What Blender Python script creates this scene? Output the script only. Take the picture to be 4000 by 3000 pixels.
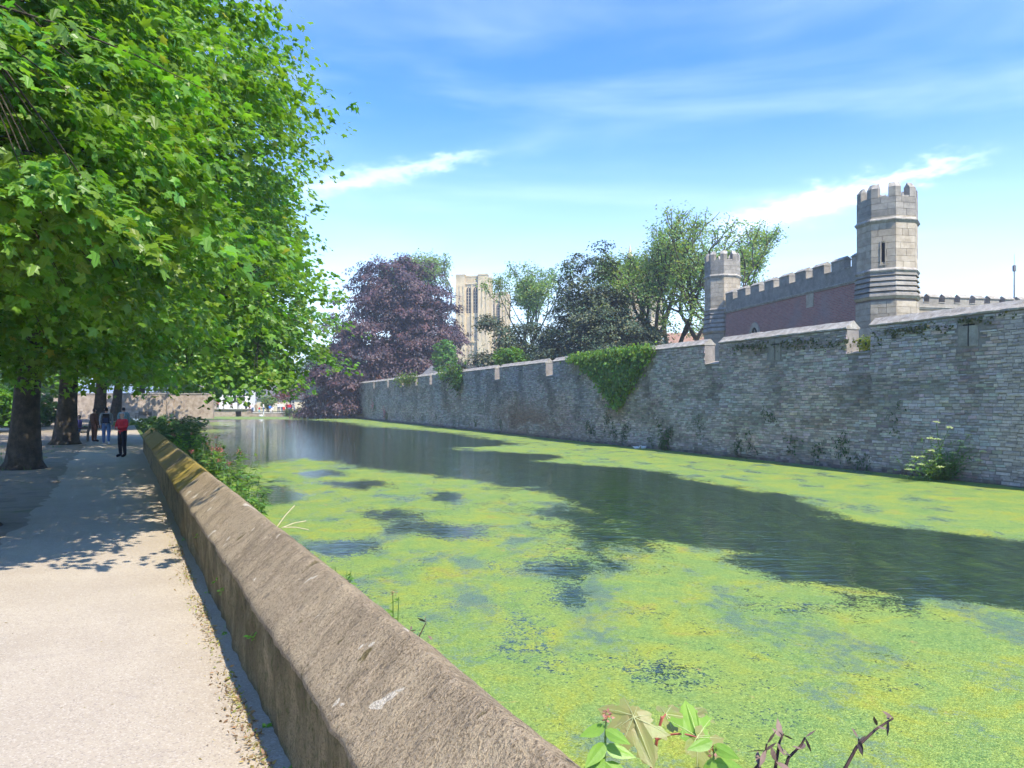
import bpy, bmesh, math
import numpy as np
from mathutils import Vector, Matrix

for o in list(bpy.data.objects):
    bpy.data.objects.remove(o, do_unlink=True)
SC = bpy.context.scene
COL = SC.collection
R = math.radians

# ------------------------------------------------------------------ camera
HC, F, HY = 2.0, 3000.0, 1570.0          # eye height, focal length in photo pixels, horizon row
cam_d = bpy.data.cameras.new("camera")
cam_d.sensor_width = 36.0
cam_d.lens = 27.0
cam_d.shift_y = (HY - 1500.0) / 4000.0
cam_d.clip_start = 0.05
cam_d.clip_end = 6000
cam = bpy.data.objects.new("camera", cam_d)
COL.objects.link(cam)
cam.location = (0, 0, HC)
cam.rotation_euler = (R(90), 0, 0)
SC.camera = cam

# ------------------------------------------------------------------ light
SUN_AZ, SUN_EL = 142.0, 54.0
sv = Vector((math.sin(R(SUN_AZ)) * math.cos(R(SUN_EL)), math.cos(R(SUN_AZ)) * math.cos(R(SUN_EL)), math.sin(R(SUN_EL))))
sun_d = bpy.data.lights.new("sun", 'SUN')
sun_d.energy = 3.7
sun_d.angle = R(0.53)
sun_d.color = (1.0, 0.92, 0.79)
sun = bpy.data.objects.new("sun", sun_d)
COL.objects.link(sun)
sun.rotation_euler = sv.to_track_quat('Z', 'Y').to_euler()

SC.view_settings.view_transform = 'Standard'
SC.view_settings.look = 'None'
SC.view_settings.gamma = 1.0
SC.view_settings.use_curve_mapping = False
SC.view_settings.exposure = 1.3
SC.render.engine = 'CYCLES'
SC.cycles.use_denoising = True
SC.cycles.use_adaptive_sampling = True
SC.cycles.adaptive_threshold = 0.03
SC.cycles.max_bounces = 7
SC.cycles.diffuse_bounces = 4
SC.cycles.glossy_bounces = 3
SC.cycles.transmission_bounces = 4
SC.cycles.transparent_max_bounces = 4
SC.cycles.caustics_reflective = False
SC.cycles.caustics_refractive = False

# ------------------------------------------------------------------ node helpers
class NT:
    def __init__(s, tree):
        s.t = tree
        s.t.nodes.clear()
    def n(s, typ, props=None, **ins):
        nd = s.t.nodes.new(typ)
        for k, v in (props or {}).items():
            setattr(nd, k, v)
        for k, v in ins.items():
            key = int(k[1:]) if k[0] == 'i' and k[1:].isdigit() else k.replace('_', ' ')
            sk = nd.inputs[key]
            s.put(sk, v)
        return nd
    def put(s, sk, v):
        if isinstance(v, bpy.types.NodeSocket):
            s.t.links.new(v, sk)
        elif isinstance(v, bpy.types.Node):
            s.t.links.new(v.outputs[0], sk)
        else:
            if sk.type == 'RGBA' and len(v) == 3:
                v = (*v, 1.0)
            sk.default_value = v
    def math(s, op, a, b=0.0, c=0.0, clamp=False):
        nd = s.n('ShaderNodeMath', {'operation': op, 'use_clamp': clamp})
        for i, v in enumerate((a, b, c)):
            s.put(nd.inputs[i], v)
        return nd.outputs[0]
    def vmath(s, op, a, b=(0, 0, 0)):
        nd = s.n('ShaderNodeVectorMath', {'operation': op})
        s.put(nd.inputs[0], a)
        s.put(nd.inputs[1], b)
        return nd.outputs['Value'] if op in ('DOT_PRODUCT', 'LENGTH', 'DISTANCE') else nd.outputs[0]
    def noise(s, vec, scale, detail=4, rough=0.55, dist=0.0, fac=True):
        nd = s.n('ShaderNodeTexNoise', Scale=scale, Detail=detail, Roughness=rough, Distortion=dist)
        if vec is not None:
            s.put(nd.inputs['Vector'], vec)
        return nd.outputs['Fac'] if fac else nd.outputs['Color']
    def ramp(s, fac, stops, interp='LINEAR'):
        nd = s.n('ShaderNodeValToRGB')
        cr = nd.color_ramp
        cr.interpolation = interp
        while len(cr.elements) < len(stops):
            cr.elements.new(0.5)
        for e, (p, c) in zip(cr.elements, stops):
            e.position = p
            e.color = (*c, 1) if len(c) == 3 else c
        s.put(nd.inputs[0], fac)
        return nd.outputs[0]
    def mix(s, fac, a, b, blend='MIX'):
        nd = s.n('ShaderNodeMix', {'data_type': 'RGBA', 'blend_type': blend})
        s.put(nd.inputs[0], fac)
        s.put(nd.inputs[6], a)
        s.put(nd.inputs[7], b)
        return nd.outputs[2]
    def step(s, v, lo, hi):
        nd = s.n('ShaderNodeMapRange', {'interpolation_type': 'SMOOTHSTEP'})
        s.put(nd.inputs[0], v)
        nd.inputs[1].default_value = lo
        nd.inputs[2].default_value = hi
        return nd.outputs[0]
    def coord(s, scale=(1, 1, 1), rotz=0.0, obj=False):
        if obj:
            v = s.n('ShaderNodeTexCoord').outputs['Object']
        else:
            v = s.n('ShaderNodeNewGeometry').outputs['Position']
        m = s.n('ShaderNodeMapping')
        m.inputs['Scale'].default_value = scale
        m.inputs['Rotation'].default_value = (0, 0, rotz)
        s.put(m.inputs[0], v)
        return m.outputs[0]
    def bump(s, h, strength=0.5, dist=0.02, normal=None):
        nd = s.n('ShaderNodeBump', Height=h, Strength=strength, Distance=dist)
        if normal is not None:
            s.put(nd.inputs['Normal'], normal)
        return nd.outputs[0]
    def bsdf(s, col, rough=0.8, normal=None, spec=0.3, **kw):
        nd = s.n('ShaderNodeBsdfPrincipled')
        s.put(nd.inputs['Base Color'], col)
        s.put(nd.inputs['Roughness'], rough)
        s.put(nd.inputs['Specular IOR Level'], spec)
        if normal is not None:
            s.put(nd.inputs['Normal'], normal)
        for k, v in kw.items():
            s.put(nd.inputs[k.replace('_', ' ')], v)
        return nd.outputs[0]
    def out(s, sh):
        o = s.n('ShaderNodeOutputMaterial')
        s.put(o.inputs['Surface'], sh)

def new_mat(name):
    m = bpy.data.materials.new(name)
    m.use_nodes = True
    return m, NT(m.node_tree)

# ------------------------------------------------------------------ world: sky with thin cloud
world = bpy.data.worlds.new("World")
SC.world = world
world.use_nodes = True
w = NT(world.node_tree)
sky = w.n('ShaderNodeTexSky', {'sky_type': 'NISHITA', 'sun_disc': False, 'sun_elevation': R(SUN_EL), 'sun_rotation': R(SUN_AZ),
                               'altitude': 0.0, 'air_density': 1.0, 'dust_density': 0.6, 'ozone_density': 1.6})
dvec = w.n('ShaderNodeTexCoord').outputs['Generated']
def pdir(px, py):
    return Vector(((px - 2000) / F, 1.0, (HY - py) / F)).normalized()
def streak(a, b, width, soft_end):
    """a thin band of cirrus along the great circle through two directions"""
    A, B = pdir(*a), pdir(*b)
    nrm = A.cross(B).normalized()
    tang = (B - A)
    L = tang.length
    tang.normalize()
    wob = w.math('MULTIPLY', w.math('SUBTRACT', w.noise(w.vmath('MULTIPLY', dvec, (9, 9, 22)), 3.0, 3, 0.65), 0.5), width * 3.4)
    dist = w.math('ADD', w.vmath('DOT_PRODUCT', dvec, nrm), wob)
    al = w.math('DIVIDE', w.math('SUBTRACT', w.vmath('DOT_PRODUCT', dvec, tang), A.dot(tang)), B.dot(tang) - A.dot(tang))
    wd = w.math('MULTIPLY', w.math('ADD', w.math('MULTIPLY', al, -0.45), 1.0), width)
    g = w.math('DIVIDE', dist, wd)
    g = w.math('POWER', 2.718, w.math('MULTIPLY', w.math('MULTIPLY', g, g), -1.0))
    e = w.math('MULTIPLY', w.step(al, -soft_end, 0.12), w.math('SUBTRACT', 1.0, w.step(al, 0.8, 1.0 + soft_end)))
    return w.math('MULTIPLY', g, e)
s1 = streak((1230, 735), (1830, 615), 0.0120, 0.28)
s2 = streak((2880, 880), (3760, 625), 0.0150, 0.22)
strength = w.math('ADD', w.math('MULTIPLY', s1, 0.24), w.math('MULTIPLY', s2, 0.32))
veil_n = w.noise(w.vmath('MULTIPLY', dvec, (1.3, 1.3, 7.5)), 1.5, 4, 0.55, 0.4)
veil = w.math('MULTIPLY', w.step(veil_n, 0.42, 0.90), 0.16)
sep = w.n('ShaderNodeSeparateXYZ')
w.put(sep.inputs[0], dvec)
low = w.math('SUBTRACT', 1.0, w.step(sep.outputs[2], 0.0, 0.36))
veil = w.math('ADD', veil, w.math('MULTIPLY', low, 0.26))
cl = w.math('ADD', strength, veil, clamp=True)
hue_ = w.mix(w.step(sep.outputs[2], 0.0, 0.42), (0.80, 0.90, 0.98), (0.23, 0.54, 1.02))
tint = w.mix(1.0, sky.outputs[0], hue_, 'MULTIPLY')
col = w.mix(cl, tint, (8.2, 8.9, 9.6))
bg = w.n('ShaderNodeBackground', Strength=0.15)
w.put(bg.inputs[0], col)
wo = w.n('ShaderNodeOutputWorld')
w.put(wo.inputs[0], bg.outputs[0])

# ------------------------------------------------------------------ mesh helpers
def P(px, py, Y):
    """world point seen at photo pixel (px, py) at distance Y"""
    return np.array(((px - 2000) / F * Y, Y, HC + (HY - py) / F * Y))

def tag(o, label=None, cat=None, group=None, kind=None):
    if label: o["label"] = label
    if cat: o["category"] = cat
    if group: o["group"] = group
    if kind: o["kind"] = kind
    return o

def link(o, parent=None):
    COL.objects.link(o)
    if parent is not None:
        o.parent = parent
    return o

def empty(name, loc=(0, 0, 0), rz=0.0, **kw):
    o = bpy.data.objects.new(name, None)
    o.location = loc
    o.rotation_euler = (0, 0, rz)
    o.empty_display_size = 0.3
    link(o)
    return tag(o, **kw)

def mesh_np(name, V, loops, sizes, mat=None, col=None, smooth=False):
    me = bpy.data.meshes.new(name)
    V = np.ascontiguousarray(V, dtype=np.float32)
    loops = np.ascontiguousarray(loops, dtype=np.int32)
    sizes = np.ascontiguousarray(sizes, dtype=np.int32)
    me.vertices.add(len(V))
    me.vertices.foreach_set('co', V.ravel())
    me.loops.add(len(loops))
    me.loops.foreach_set('vertex_index', loops)
    me.polygons.add(len(sizes))
    st = np.zeros(len(sizes), dtype=np.int32)
    st[1:] = np.cumsum(sizes)[:-1]
    me.polygons.foreach_set('loop_start', st)
    me.update(calc_edges=True)
    me.polygons.foreach_set('use_smooth', np.full(len(sizes), bool(smooth)))
    if col is not None:
        at = me.attributes.new('tint', 'FLOAT_COLOR', 'POINT')
        c4 = np.ones((len(V), 4), dtype=np.float32)
        c4[:, :3] = col
        at.data.foreach_set('color', c4.ravel())
    if mat is not None:
        for m in (mat if isinstance(mat, (list, tuple)) else [mat]):
            me.materials.append(m)
    return me

class MB:
    """collects shapes for one mesh"""
    def __init__(s):
        s.v, s.f, s.c, s.nv, s.out = [], [], [], 0, None
    def add(s, V, faces, col=None):
        V = np.asarray(V, dtype=float).reshape(-1, 3)
        s.v.append(V)
        s.f += [tuple(i + s.nv for i in f) for f in faces]
        if col is not None:
            c = np.asarray(col, dtype=float)
            s.c.append(np.broadcast_to(c, (len(V), 3)) if c.ndim == 1 else c)
        s.nv += len(V)
        return s
    def facing(s, d):
        s.out = tuple(d)
        return s
    def box(s, c, d, rz=0.0, col=None, taper=1.0):
        x, y, z = np.array(d) / 2.0
        V = np.array([(-x, -y, -z), (x, -y, -z), (x, y, -z), (-x, y, -z), (-x * taper, -y * taper, z), (x * taper, -y * taper, z), (x * taper, y * taper, z), (-x * taper, y * taper, z)])
        if rz:
            ca, sa = math.cos(rz), math.sin(rz)
            V = np.stack([V[:, 0] * ca - V[:, 1] * sa, V[:, 0] * sa + V[:, 1] * ca, V[:, 2]], 1)
        return s.add(V + np.array(c), [(0, 3, 2, 1), (4, 5, 6, 7), (0, 1, 5, 4), (1, 2, 6, 5), (2, 3, 7, 6), (3, 0, 4, 7)], col)
    def prism(s, poly, z0, z1, col=None, poly2=None):
        """vertical prism over a plan polygon (counter-clockwise); poly2 = plan at the top"""
        poly = np.asarray(poly, float)
        p2 = poly if poly2 is None else np.asarray(poly2, float)
        n = len(poly)
        V = np.vstack([np.c_[poly, np.full(n, z0)], np.c_[p2, np.full(n, z1)]])
        f = [tuple(range(n - 1, -1, -1)), tuple(range(n, 2 * n))]
        f += [(i, (i + 1) % n, n + (i + 1) % n, n + i) for i in range(n)]
        return s.add(V, f, col)
    def sweep(s, prof, o, d, u, L, col=None):
        """profile points (a, b) in the plane (d x up / up) extruded along unit u from o for length L"""
        o, d, u = np.asarray(o, float), np.asarray(d, float), np.asarray(u, float)
        n = len(prof)
        A = np.array([o + d * a + np.array((0, 0, 1.0)) * b for a, b in prof])
        V = np.vstack([A, A + u * L])
        f = [tuple(range(n)), tuple(range(2 * n - 1, n - 1, -1))]
        f += [(i, n + i, n + (i + 1) % n, (i + 1) % n) for i in range(n)]
        return s.add(V, f, col)
    def tube(s, pts, rad, sides=6, col=None, cap=True):
        pts = np.asarray(pts, float)
        rad = np.broadcast_to(np.asarray(rad, float), (len(pts),))
        t = np.gradient(pts, axis=0)
        t /= np.linalg.norm(t, axis=1)[:, None] + 1e-9
        ref = np.array((0.31, 0.17, 0.93)) if abs(t[0][2]) < 0.8 else np.array((1.0, 0.1, 0))
        a = np.cross(t, ref)
        a /= np.linalg.norm(a, axis=1)[:, None] + 1e-9
        b = np.cross(t, a)
        th = np.linspace(0, 2 * math.pi, sides, endpoint=False)
        V = pts[:, None, :] + rad[:, None, None] * (np.cos(th)[None, :, None] * a[:, None, :] + np.sin(th)[None, :, None] * b[:, None, :])
        n = len(pts)
        f = []
        for i in range(n - 1):
            for j in range(sides):
                k = (j + 1) % sides
                f.append((i * sides + j, i * sides + k, (i + 1) * sides + k, (i + 1) * sides + j))
        if cap:
            f.append(tuple(range(sides - 1, -1, -1)))
            f.append(tuple((n - 1) * sides + j for j in range(sides)))
        return s.add(V.reshape(-1, 3), f, col)
    def ball(s, c, r, seg=8, rings=6, col=None):
        r = np.broadcast_to(np.asarray(r, float), (3,))
        V = [(0, 0, 1.0)]
        for i in range(1, rings):
            th = math.pi * i / rings
            V += [(math.sin(th) * math.cos(2 * math.pi * j / seg), math.sin(th) * math.sin(2 * math.pi * j / seg), math.cos(th)) for j in range(seg)]
        V.append((0, 0, -1.0))
        f = [(0, 1 + j, 1 + (j + 1) % seg) for j in range(seg)]
        for i in range(rings - 2):
            f += [(1 + i * seg + j, 1 + (i + 1) * seg + j, 1 + (i + 1) * seg + (j + 1) % seg, 1 + i * seg + (j + 1) % seg) for j in range(seg)]
        b = 1 + (rings - 2) * seg
        f += [(b + j, len(V) - 1, b + (j + 1) % seg) for j in range(seg)]
        return s.add(np.array(V) * r + np.array(c), f, col)
    def mesh(s, name, mat, smooth=False):
        V = np.vstack(s.v)
        loops = np.fromiter((i for f in s.f for i in f), dtype=np.int32)
        sizes = np.fromiter((len(f) for f in s.f), dtype=np.int32)
        me = mesh_np(name, V, loops, sizes, mat, np.vstack(s.c) if s.c else None, smooth)
        if s.nv < 9000 and len(s.f) > 1:         # every face looks outwards
            bm = bmesh.new()
            bm.from_mesh(me)
            bmesh.ops.recalc_face_normals(bm, faces=bm.faces)
            if s.out is not None:
                nm = Vector((0, 0, 0))
                for f in bm.faces:
                    nm += f.normal * f.calc_area()
                if nm.dot(Vector(s.out)) < 0:
                    bmesh.ops.reverse_faces(bm, faces=bm.faces)
            bm.to_mesh(me)
            bm.free()
        return me
    def obj(s, name, mat, parent=None, smooth=False, **kw):
        o = bpy.data.objects.new(name, s.mesh(name, mat, smooth))
        link(o, parent)
        return tag(o, **kw)

def obj_of(name, me, parent=None, **kw):
    o = bpy.data.objects.new(name, me)
    link(o, parent)
    return tag(o, **kw)

def unit(v):
    v = np.asarray(v, float)
    return v / (np.linalg.norm(v, axis=-1, keepdims=True) + 1e-9)

def fbm(x, y, seed=0, octaves=4, lac=2.0, gain=0.5):
    """smooth value noise, vectorised"""
    def h(ix, iy, s):
        n = (ix.astype(np.int64) * 374761393 + iy.astype(np.int64) * 668265263 + s * 974634777) & 0x7fffffff
        n = ((n ^ (n >> 13)) * 1274126177) & 0x7fffffff
        return ((n ^ (n >> 16)) & 0xffff) / 65535.0
    tot, amp, nrm = 0, 1.0, 0
    for o in range(octaves):
        ix, iy = np.floor(x), np.floor(y)
        fx, fy = x - ix, y - iy
        fx, fy = fx * fx * (3 - 2 * fx), fy * fy * (3 - 2 * fy)
        s = seed + o * 17
        v = (h(ix, iy, s) * (1 - fx) + h(ix + 1, iy, s) * fx) * (1 - fy) + (h(ix, iy + 1, s) * (1 - fx) + h(ix + 1, iy + 1, s) * fx) * fy
        tot = tot + v * amp
        nrm += amp
        x, y, amp = x * lac, y * lac, amp * gain
    return tot / nrm

# ------------------------------------------------------------------ materials
def m_stone(name, c1, c2, c3, scale=6.0, bump=0.5, bdist=0.02, lichen=0.0, use_tint=False, rnd=0.0, rough=0.9, lich_col=(0.62, 0.60, 0.52), obj=False):
    m, t = new_mat(name)
    v = t.coord(obj=obj)
    n1 = t.noise(v, scale, 6, 0.6)
    n2 = t.noise(v, scale * 7, 5, 0.65)
    c = t.ramp(n1, [(0.28, c1), (0.5, c2), (0.74, c3)])
    if use_tint:
        at = t.n('ShaderNodeAttribute', {'attribute_name': 'tint'})
        c = t.mix(1.0, c, at.outputs['Color'], 'MULTIPLY')
    if rnd:
        oi = t.n('ShaderNodeObjectInfo')
        k = t.math('MULTIPLY_ADD', oi.outputs['Random'], rnd * 2, 1.0 - rnd)
        c = t.mix(1.0, c, t.n('ShaderNodeCombineColor', Red=k, Green=k, Blue=t.math('MULTIPLY', k, 0.98)).outputs[0], 'MULTIPLY')
    c = t.mix(t.math('MULTIPLY', t.step(n2, 0.35, 0.75), 0.35), c, t.mix(1.0, c, (0.45, 0.43, 0.40), 'MULTIPLY'))
    if lichen:
        l = t.noise(v, scale * 2.3, 5, 0.7, 0.4)
        c = t.mix(t.math('MULTIPLY', t.step(l, 0.56, 0.66), lichen), c, lich_col)
    h = t.math('ADD', t.math('MULTIPLY', n1, 0.6), n2)
    t.out(t.bsdf(c, rough, t.bump(h, bump, bdist), 0.2))
    return m

def m_leaf(name, trans=0.35, rough=0.45, spec=0.35, tcol=(1.35, 1.45, 0.45)):
    m, t = new_mat(name)
    at = t.n('ShaderNodeAttribute', {'attribute_name': 'tint'}).outputs['Color']
    b = t.bsdf(at, rough, None, spec)
    tr = t.n('ShaderNodeBsdfTranslucent')
    t.put(tr.inputs[0], t.mix(1.0, at, tcol, 'MULTIPLY'))
    mx = t.n('ShaderNodeMixShader')
    mx.inputs[0].default_value = trans
    t.put(mx.inputs[1], b)
    t.put(mx.inputs[2], tr.outputs[0])
    t.out(mx.outputs[0])
    return m

def m_plain(name, c, rough=0.7, var=0.15, scale=8.0, spec=0.3, bump=0.1, **kw):
    m, t = new_mat(name)
    n = t.noise(t.coord(obj=True), scale, 4)
    c2 = tuple(x * (1 - var) for x in c)
    c3 = tuple(min(1, x * (1 + var)) for x in c)
    t.out(t.bsdf(t.ramp(n, [(0.3, c2), (0.7, c3)]), rough, t.bump(n, bump, 0.01), spec, **kw))
    return m

M_LEAF = m_leaf("maple_leaf", 0.48, 0.40, 0.4)
M_BEECH = m_leaf("copper_beech_leaf", 0.12, 0.5, 0.35, (1.3, 0.8, 0.7))
M_YEW = m_leaf("yew_needle", 0.12, 0.55, 0.25)
M_BARK = m_stone("bark", (0.035, 0.028, 0.02), (0.075, 0.06, 0.042), (0.13, 0.11, 0.075), 5.0, 0.9, 0.05)
M_RUBBLE = m_stone("rubble_stone", (0.72, 0.70, 0.66), (0.95, 0.93, 0.88), (1.2, 1.17, 1.1), 4.0, 0.6, 0.02, 0.12, True, lich_col=(0.40, 0.40, 0.36))
M_MORTAR = m_stone("lime_mortar", (0.18, 0.16, 0.14), (0.25, 0.225, 0.20), (0.33, 0.30, 0.265), 2.0, 0.4, 0.02, 0.10)
M_COPING = m_stone("coping_stone", (0.22, 0.195, 0.16), (0.34, 0.31, 0.26), (0.48, 0.45, 0.39), 3.0, 0.7, 0.03, 0.55, lich_col=(0.60, 0.575, 0.50))
M_ASHLAR = m_stone("ashlar_stone", (0.31, 0.26, 0.195), (0.41, 0.35, 0.27), (0.49, 0.43, 0.34), 2.6, 0.28, 0.012, 0.30, rnd=0.16, lich_col=(0.42, 0.37, 0.26))
M_ASHLAR_DK = m_stone("weathered_parapet_stone", (0.20, 0.185, 0.16), (0.29, 0.265, 0.23), (0.38, 0.35, 0.30), 2.4, 0.3, 0.012, 0.3, rnd=0.12, lich_col=(0.46, 0.42, 0.33))
M_CATH = m_stone("golden_limestone", (0.44, 0.345, 0.20), (0.60, 0.48, 0.29), (0.68, 0.56, 0.36), 0.35, 0.4, 0.05, 0.25, lich_col=(0.34, 0.31, 0.26))
M_CATH_DK = m_stone("shade_toned_limestone", (0.30, 0.25, 0.17), (0.42, 0.36, 0.25), (0.50, 0.43, 0.31), 0.5, 0.4, 0.05)  # darker copy of the limestone, recess shade put into its colour
M_SLATE = m_stone("roof_slate", (0.10, 0.10, 0.105), (0.15, 0.15, 0.155), (0.21, 0.20, 0.20), 2.0, 0.4, 0.03, 0.2, lich_col=(0.26, 0.25, 0.2))
M_TILE = m_stone("clay_roof_tile", (0.22, 0.13, 0.095), (0.31, 0.19, 0.14), (0.38, 0.26, 0.20), 2.0, 0.5, 0.03, 0.3, lich_col=(0.42, 0.34, 0.28))
M_WHITE = m_plain("white_render", (0.80, 0.78, 0.72), 0.85, 0.06, 1.5)
M_CREAM = m_plain("cream_render", (0.66, 0.58, 0.42), 0.85, 0.08, 1.5)
M_GLASS = m_plain("window_glass", (0.03, 0.035, 0.04), 0.08, 0.2, 2.0, 0.6, 0.02)
M_DARK = m_plain("dark_interior", (0.012, 0.012, 0.014), 0.9, 0.2)  # near-black colour stands in for shade inside openings; eyes share it
M_WOOD = m_plain("weathered_bench_wood", (0.11, 0.085, 0.06), 0.75, 0.3, 14.0)
M_METAL = m_plain("grey_metal_pole", (0.16, 0.16, 0.165), 0.45, 0.15, 10.0, 0.5)
M_GWALL = m_stone("pink_rubble_wall", (0.26, 0.20, 0.15), (0.42, 0.34, 0.26), (0.56, 0.47, 0.38), 2.2, 0.7, 0.05, 0.2)

def brick_mat():
    m, t = new_mat("old_red_brick")
    v = t.coord(obj=True)
    b = t.n('ShaderNodeTexBrick', {'offset': 0.5}, Scale=1.0, Mortar_Size=0.012, Brick_Width=0.26, Row_Height=0.085, Bias=-0.1)
    sx = t.n('ShaderNodeSeparateXYZ')
    t.put(sx.inputs[0], v)
    along = t.vmath('DOT_PRODUCT', v, (-0.199, 0.980, 0.0))
    cb = t.n('ShaderNodeCombineXYZ')
    t.put(cb.inputs[0], along)
    t.put(cb.inputs[1], sx.outputs[2])
    t.put(b.inputs['Vector'], cb.outputs[0])
    b.inputs['Color1'].default_value = (0.30, 0.135, 0.11, 1)
    b.inputs['Color2'].default_value = (0.42, 0.20, 0.16, 1)
    b.inputs['Mortar'].default_value = (0.34, 0.28, 0.245, 1)
    n = t.noise(v, 0.55, 5, 0.6)
    c = t.mix(t.math('MULTIPLY', t.step(n, 0.50, 0.66), 0.6), b.outputs[0], (0.29, 0.235, 0.21))
    c = t.mix(t.math('MULTIPLY', t.step(t.noise(v, 5.0, 4), 0.45, 0.7), 0.4), c, (0.22, 0.14, 0.13))
    h = t.math('ADD', t.math('MULTIPLY', b.outputs['Fac'], -1.0), t.noise(v, 9.0, 4))
    t.out(t.bsdf(c, 0.9, t.bump(h, 0.5, 0.02), 0.2))
    return m
M_BRICK = brick_mat()

def path_mat():
    m, t = new_mat("pale_asphalt_path")
    v = t.coord()
    n = t.noise(v, 0.9, 5, 0.6)
    g = t.noise(v, 130.0, 3, 0.7)
    vo = t.n('ShaderNodeTexVoronoi', Scale=95.0)
    t.put(vo.inputs['Vector'], v)
    c = t.ramp(n, [(0.25, (0.325, 0.272, 0.205)), (0.55, (0.375, 0.318, 0.240)), (0.8, (0.41, 0.35, 0.265))])
    sp = t.n('ShaderNodeSeparateColor')
    t.put(sp.inputs[0], vo.outputs['Color'])
    c = t.mix(t.math('MULTIPLY', t.step(sp.outputs[0], 0.80, 0.86), 0.4), c, (0.52, 0.46, 0.38))
    c = t.mix(t.math('MULTIPLY', t.step(sp.outputs[1], 0.84, 0.90), 0.6), c, (0.24, 0.20, 0.165))
    c = t.mix(t.math('MULTIPLY', t.step(t.noise(v, 3.3, 6, 0.7), 0.55, 0.75), 0.25), c, (0.25, 0.21, 0.18))
    st = t.noise(t.coord((2.4, 2.4, 1)), 1.0, 3, 0.5, 1.5)
    c = t.mix(t.math('MULTIPLY', t.step(st, 0.60, 0.74), 0.22), c, (0.28, 0.245, 0.21))
    h = t.math('ADD', t.math('MULTIPLY', vo.outputs['Distance'], 0.8), g)
    t.out(t.bsdf(c, 0.92, t.bump(h, 0.45, 0.006), 0.2))
    return m
M_PATH = path_mat()

def dirt_mat():
    m, t = new_mat("leaf_strewn_earth")
    v = t.coord()
    n = t.noise(v, 1.4, 6, 0.65)
    n2 = t.noise(v, 22.0, 5, 0.7)
    c = t.ramp(n, [(0.3, (0.17, 0.135, 0.10)), (0.5, (0.27, 0.225, 0.175)), (0.62, (0.24, 0.205, 0.14)), (0.78, (0.11, 0.13, 0.055))])
    c = t.mix(t.math('MULTIPLY', t.step(n2, 0.55, 0.7), 0.5), c, (0.33, 0.27, 0.20))
    t.out(t.bsdf(c, 0.95, t.bump(n2, 0.7, 0.02), 0.1))
    return m
M_DIRT = dirt_mat()

def ground_mat():
    m, t = new_mat("grassy_ground")
    v = t.coord()
    n = t.noise(v, 0.25, 6, 0.65)
    n2 = t.noise(v, 11.0, 5, 0.7)
    c = t.ramp(n, [(0.3, (0.05, 0.085, 0.022)), (0.55, (0.09, 0.13, 0.035)), (0.75, (0.16, 0.14, 0.08))])
    c = t.mix(t.math('MULTIPLY', n2, 0.4), c, (0.04, 0.06, 0.02))
    t.out(t.bsdf(c, 0.95, t.bump(n2, 0.6, 0.04), 0.1))
    return m
M_GROUND = ground_mat()

def water_nodes(t):
    """returns (colour, normal) of the moat water"""
    geo = t.n('ShaderNodeNewGeometry').outputs['Position']
    rip = t.n('ShaderNodeMapping')
    rip.inputs['Rotation'].default_value = (0, 0, R(-8))
    rip.inputs['Scale'].default_value = (1.0, 3.2, 1)
    t.put(rip.inputs[0], geo)
    r1 = t.noise(rip.outputs[0], 1.7, 3, 0.5, 0.3)
    r2 = t.noise(rip.outputs[0], 6.0, 2, 0.5)
    hgt = t.math('ADD', r1, t.math('MULTIPLY', r2, 0.25))
    wd = t.n('ShaderNodeMapping')
    wd.inputs['Rotation'].default_value = (0, 0, R(24))
    wd.inputs['Scale'].default_value = (2.2, 0.8, 1)
    t.put(wd.inputs[0], geo)
    wn = t.noise(wd.outputs[0], 1.6, 6, 0.7, 1.2)
    c = t.ramp(wn, [(0.35, (0.010, 0.022, 0.014)), (0.52, (0.020, 0.044, 0.018)), (0.72, (0.050, 0.090, 0.020))])
    return c, t.bump(hgt, 0.40, 0.04)

def water_mat():
    m, t = new_mat("moat_water")
    c, nrm = water_nodes(t)
    t.out(t.bsdf(c, 0.03, nrm, 0.5, IOR=1.33))
    return m
M_WATER = water_mat()

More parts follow.
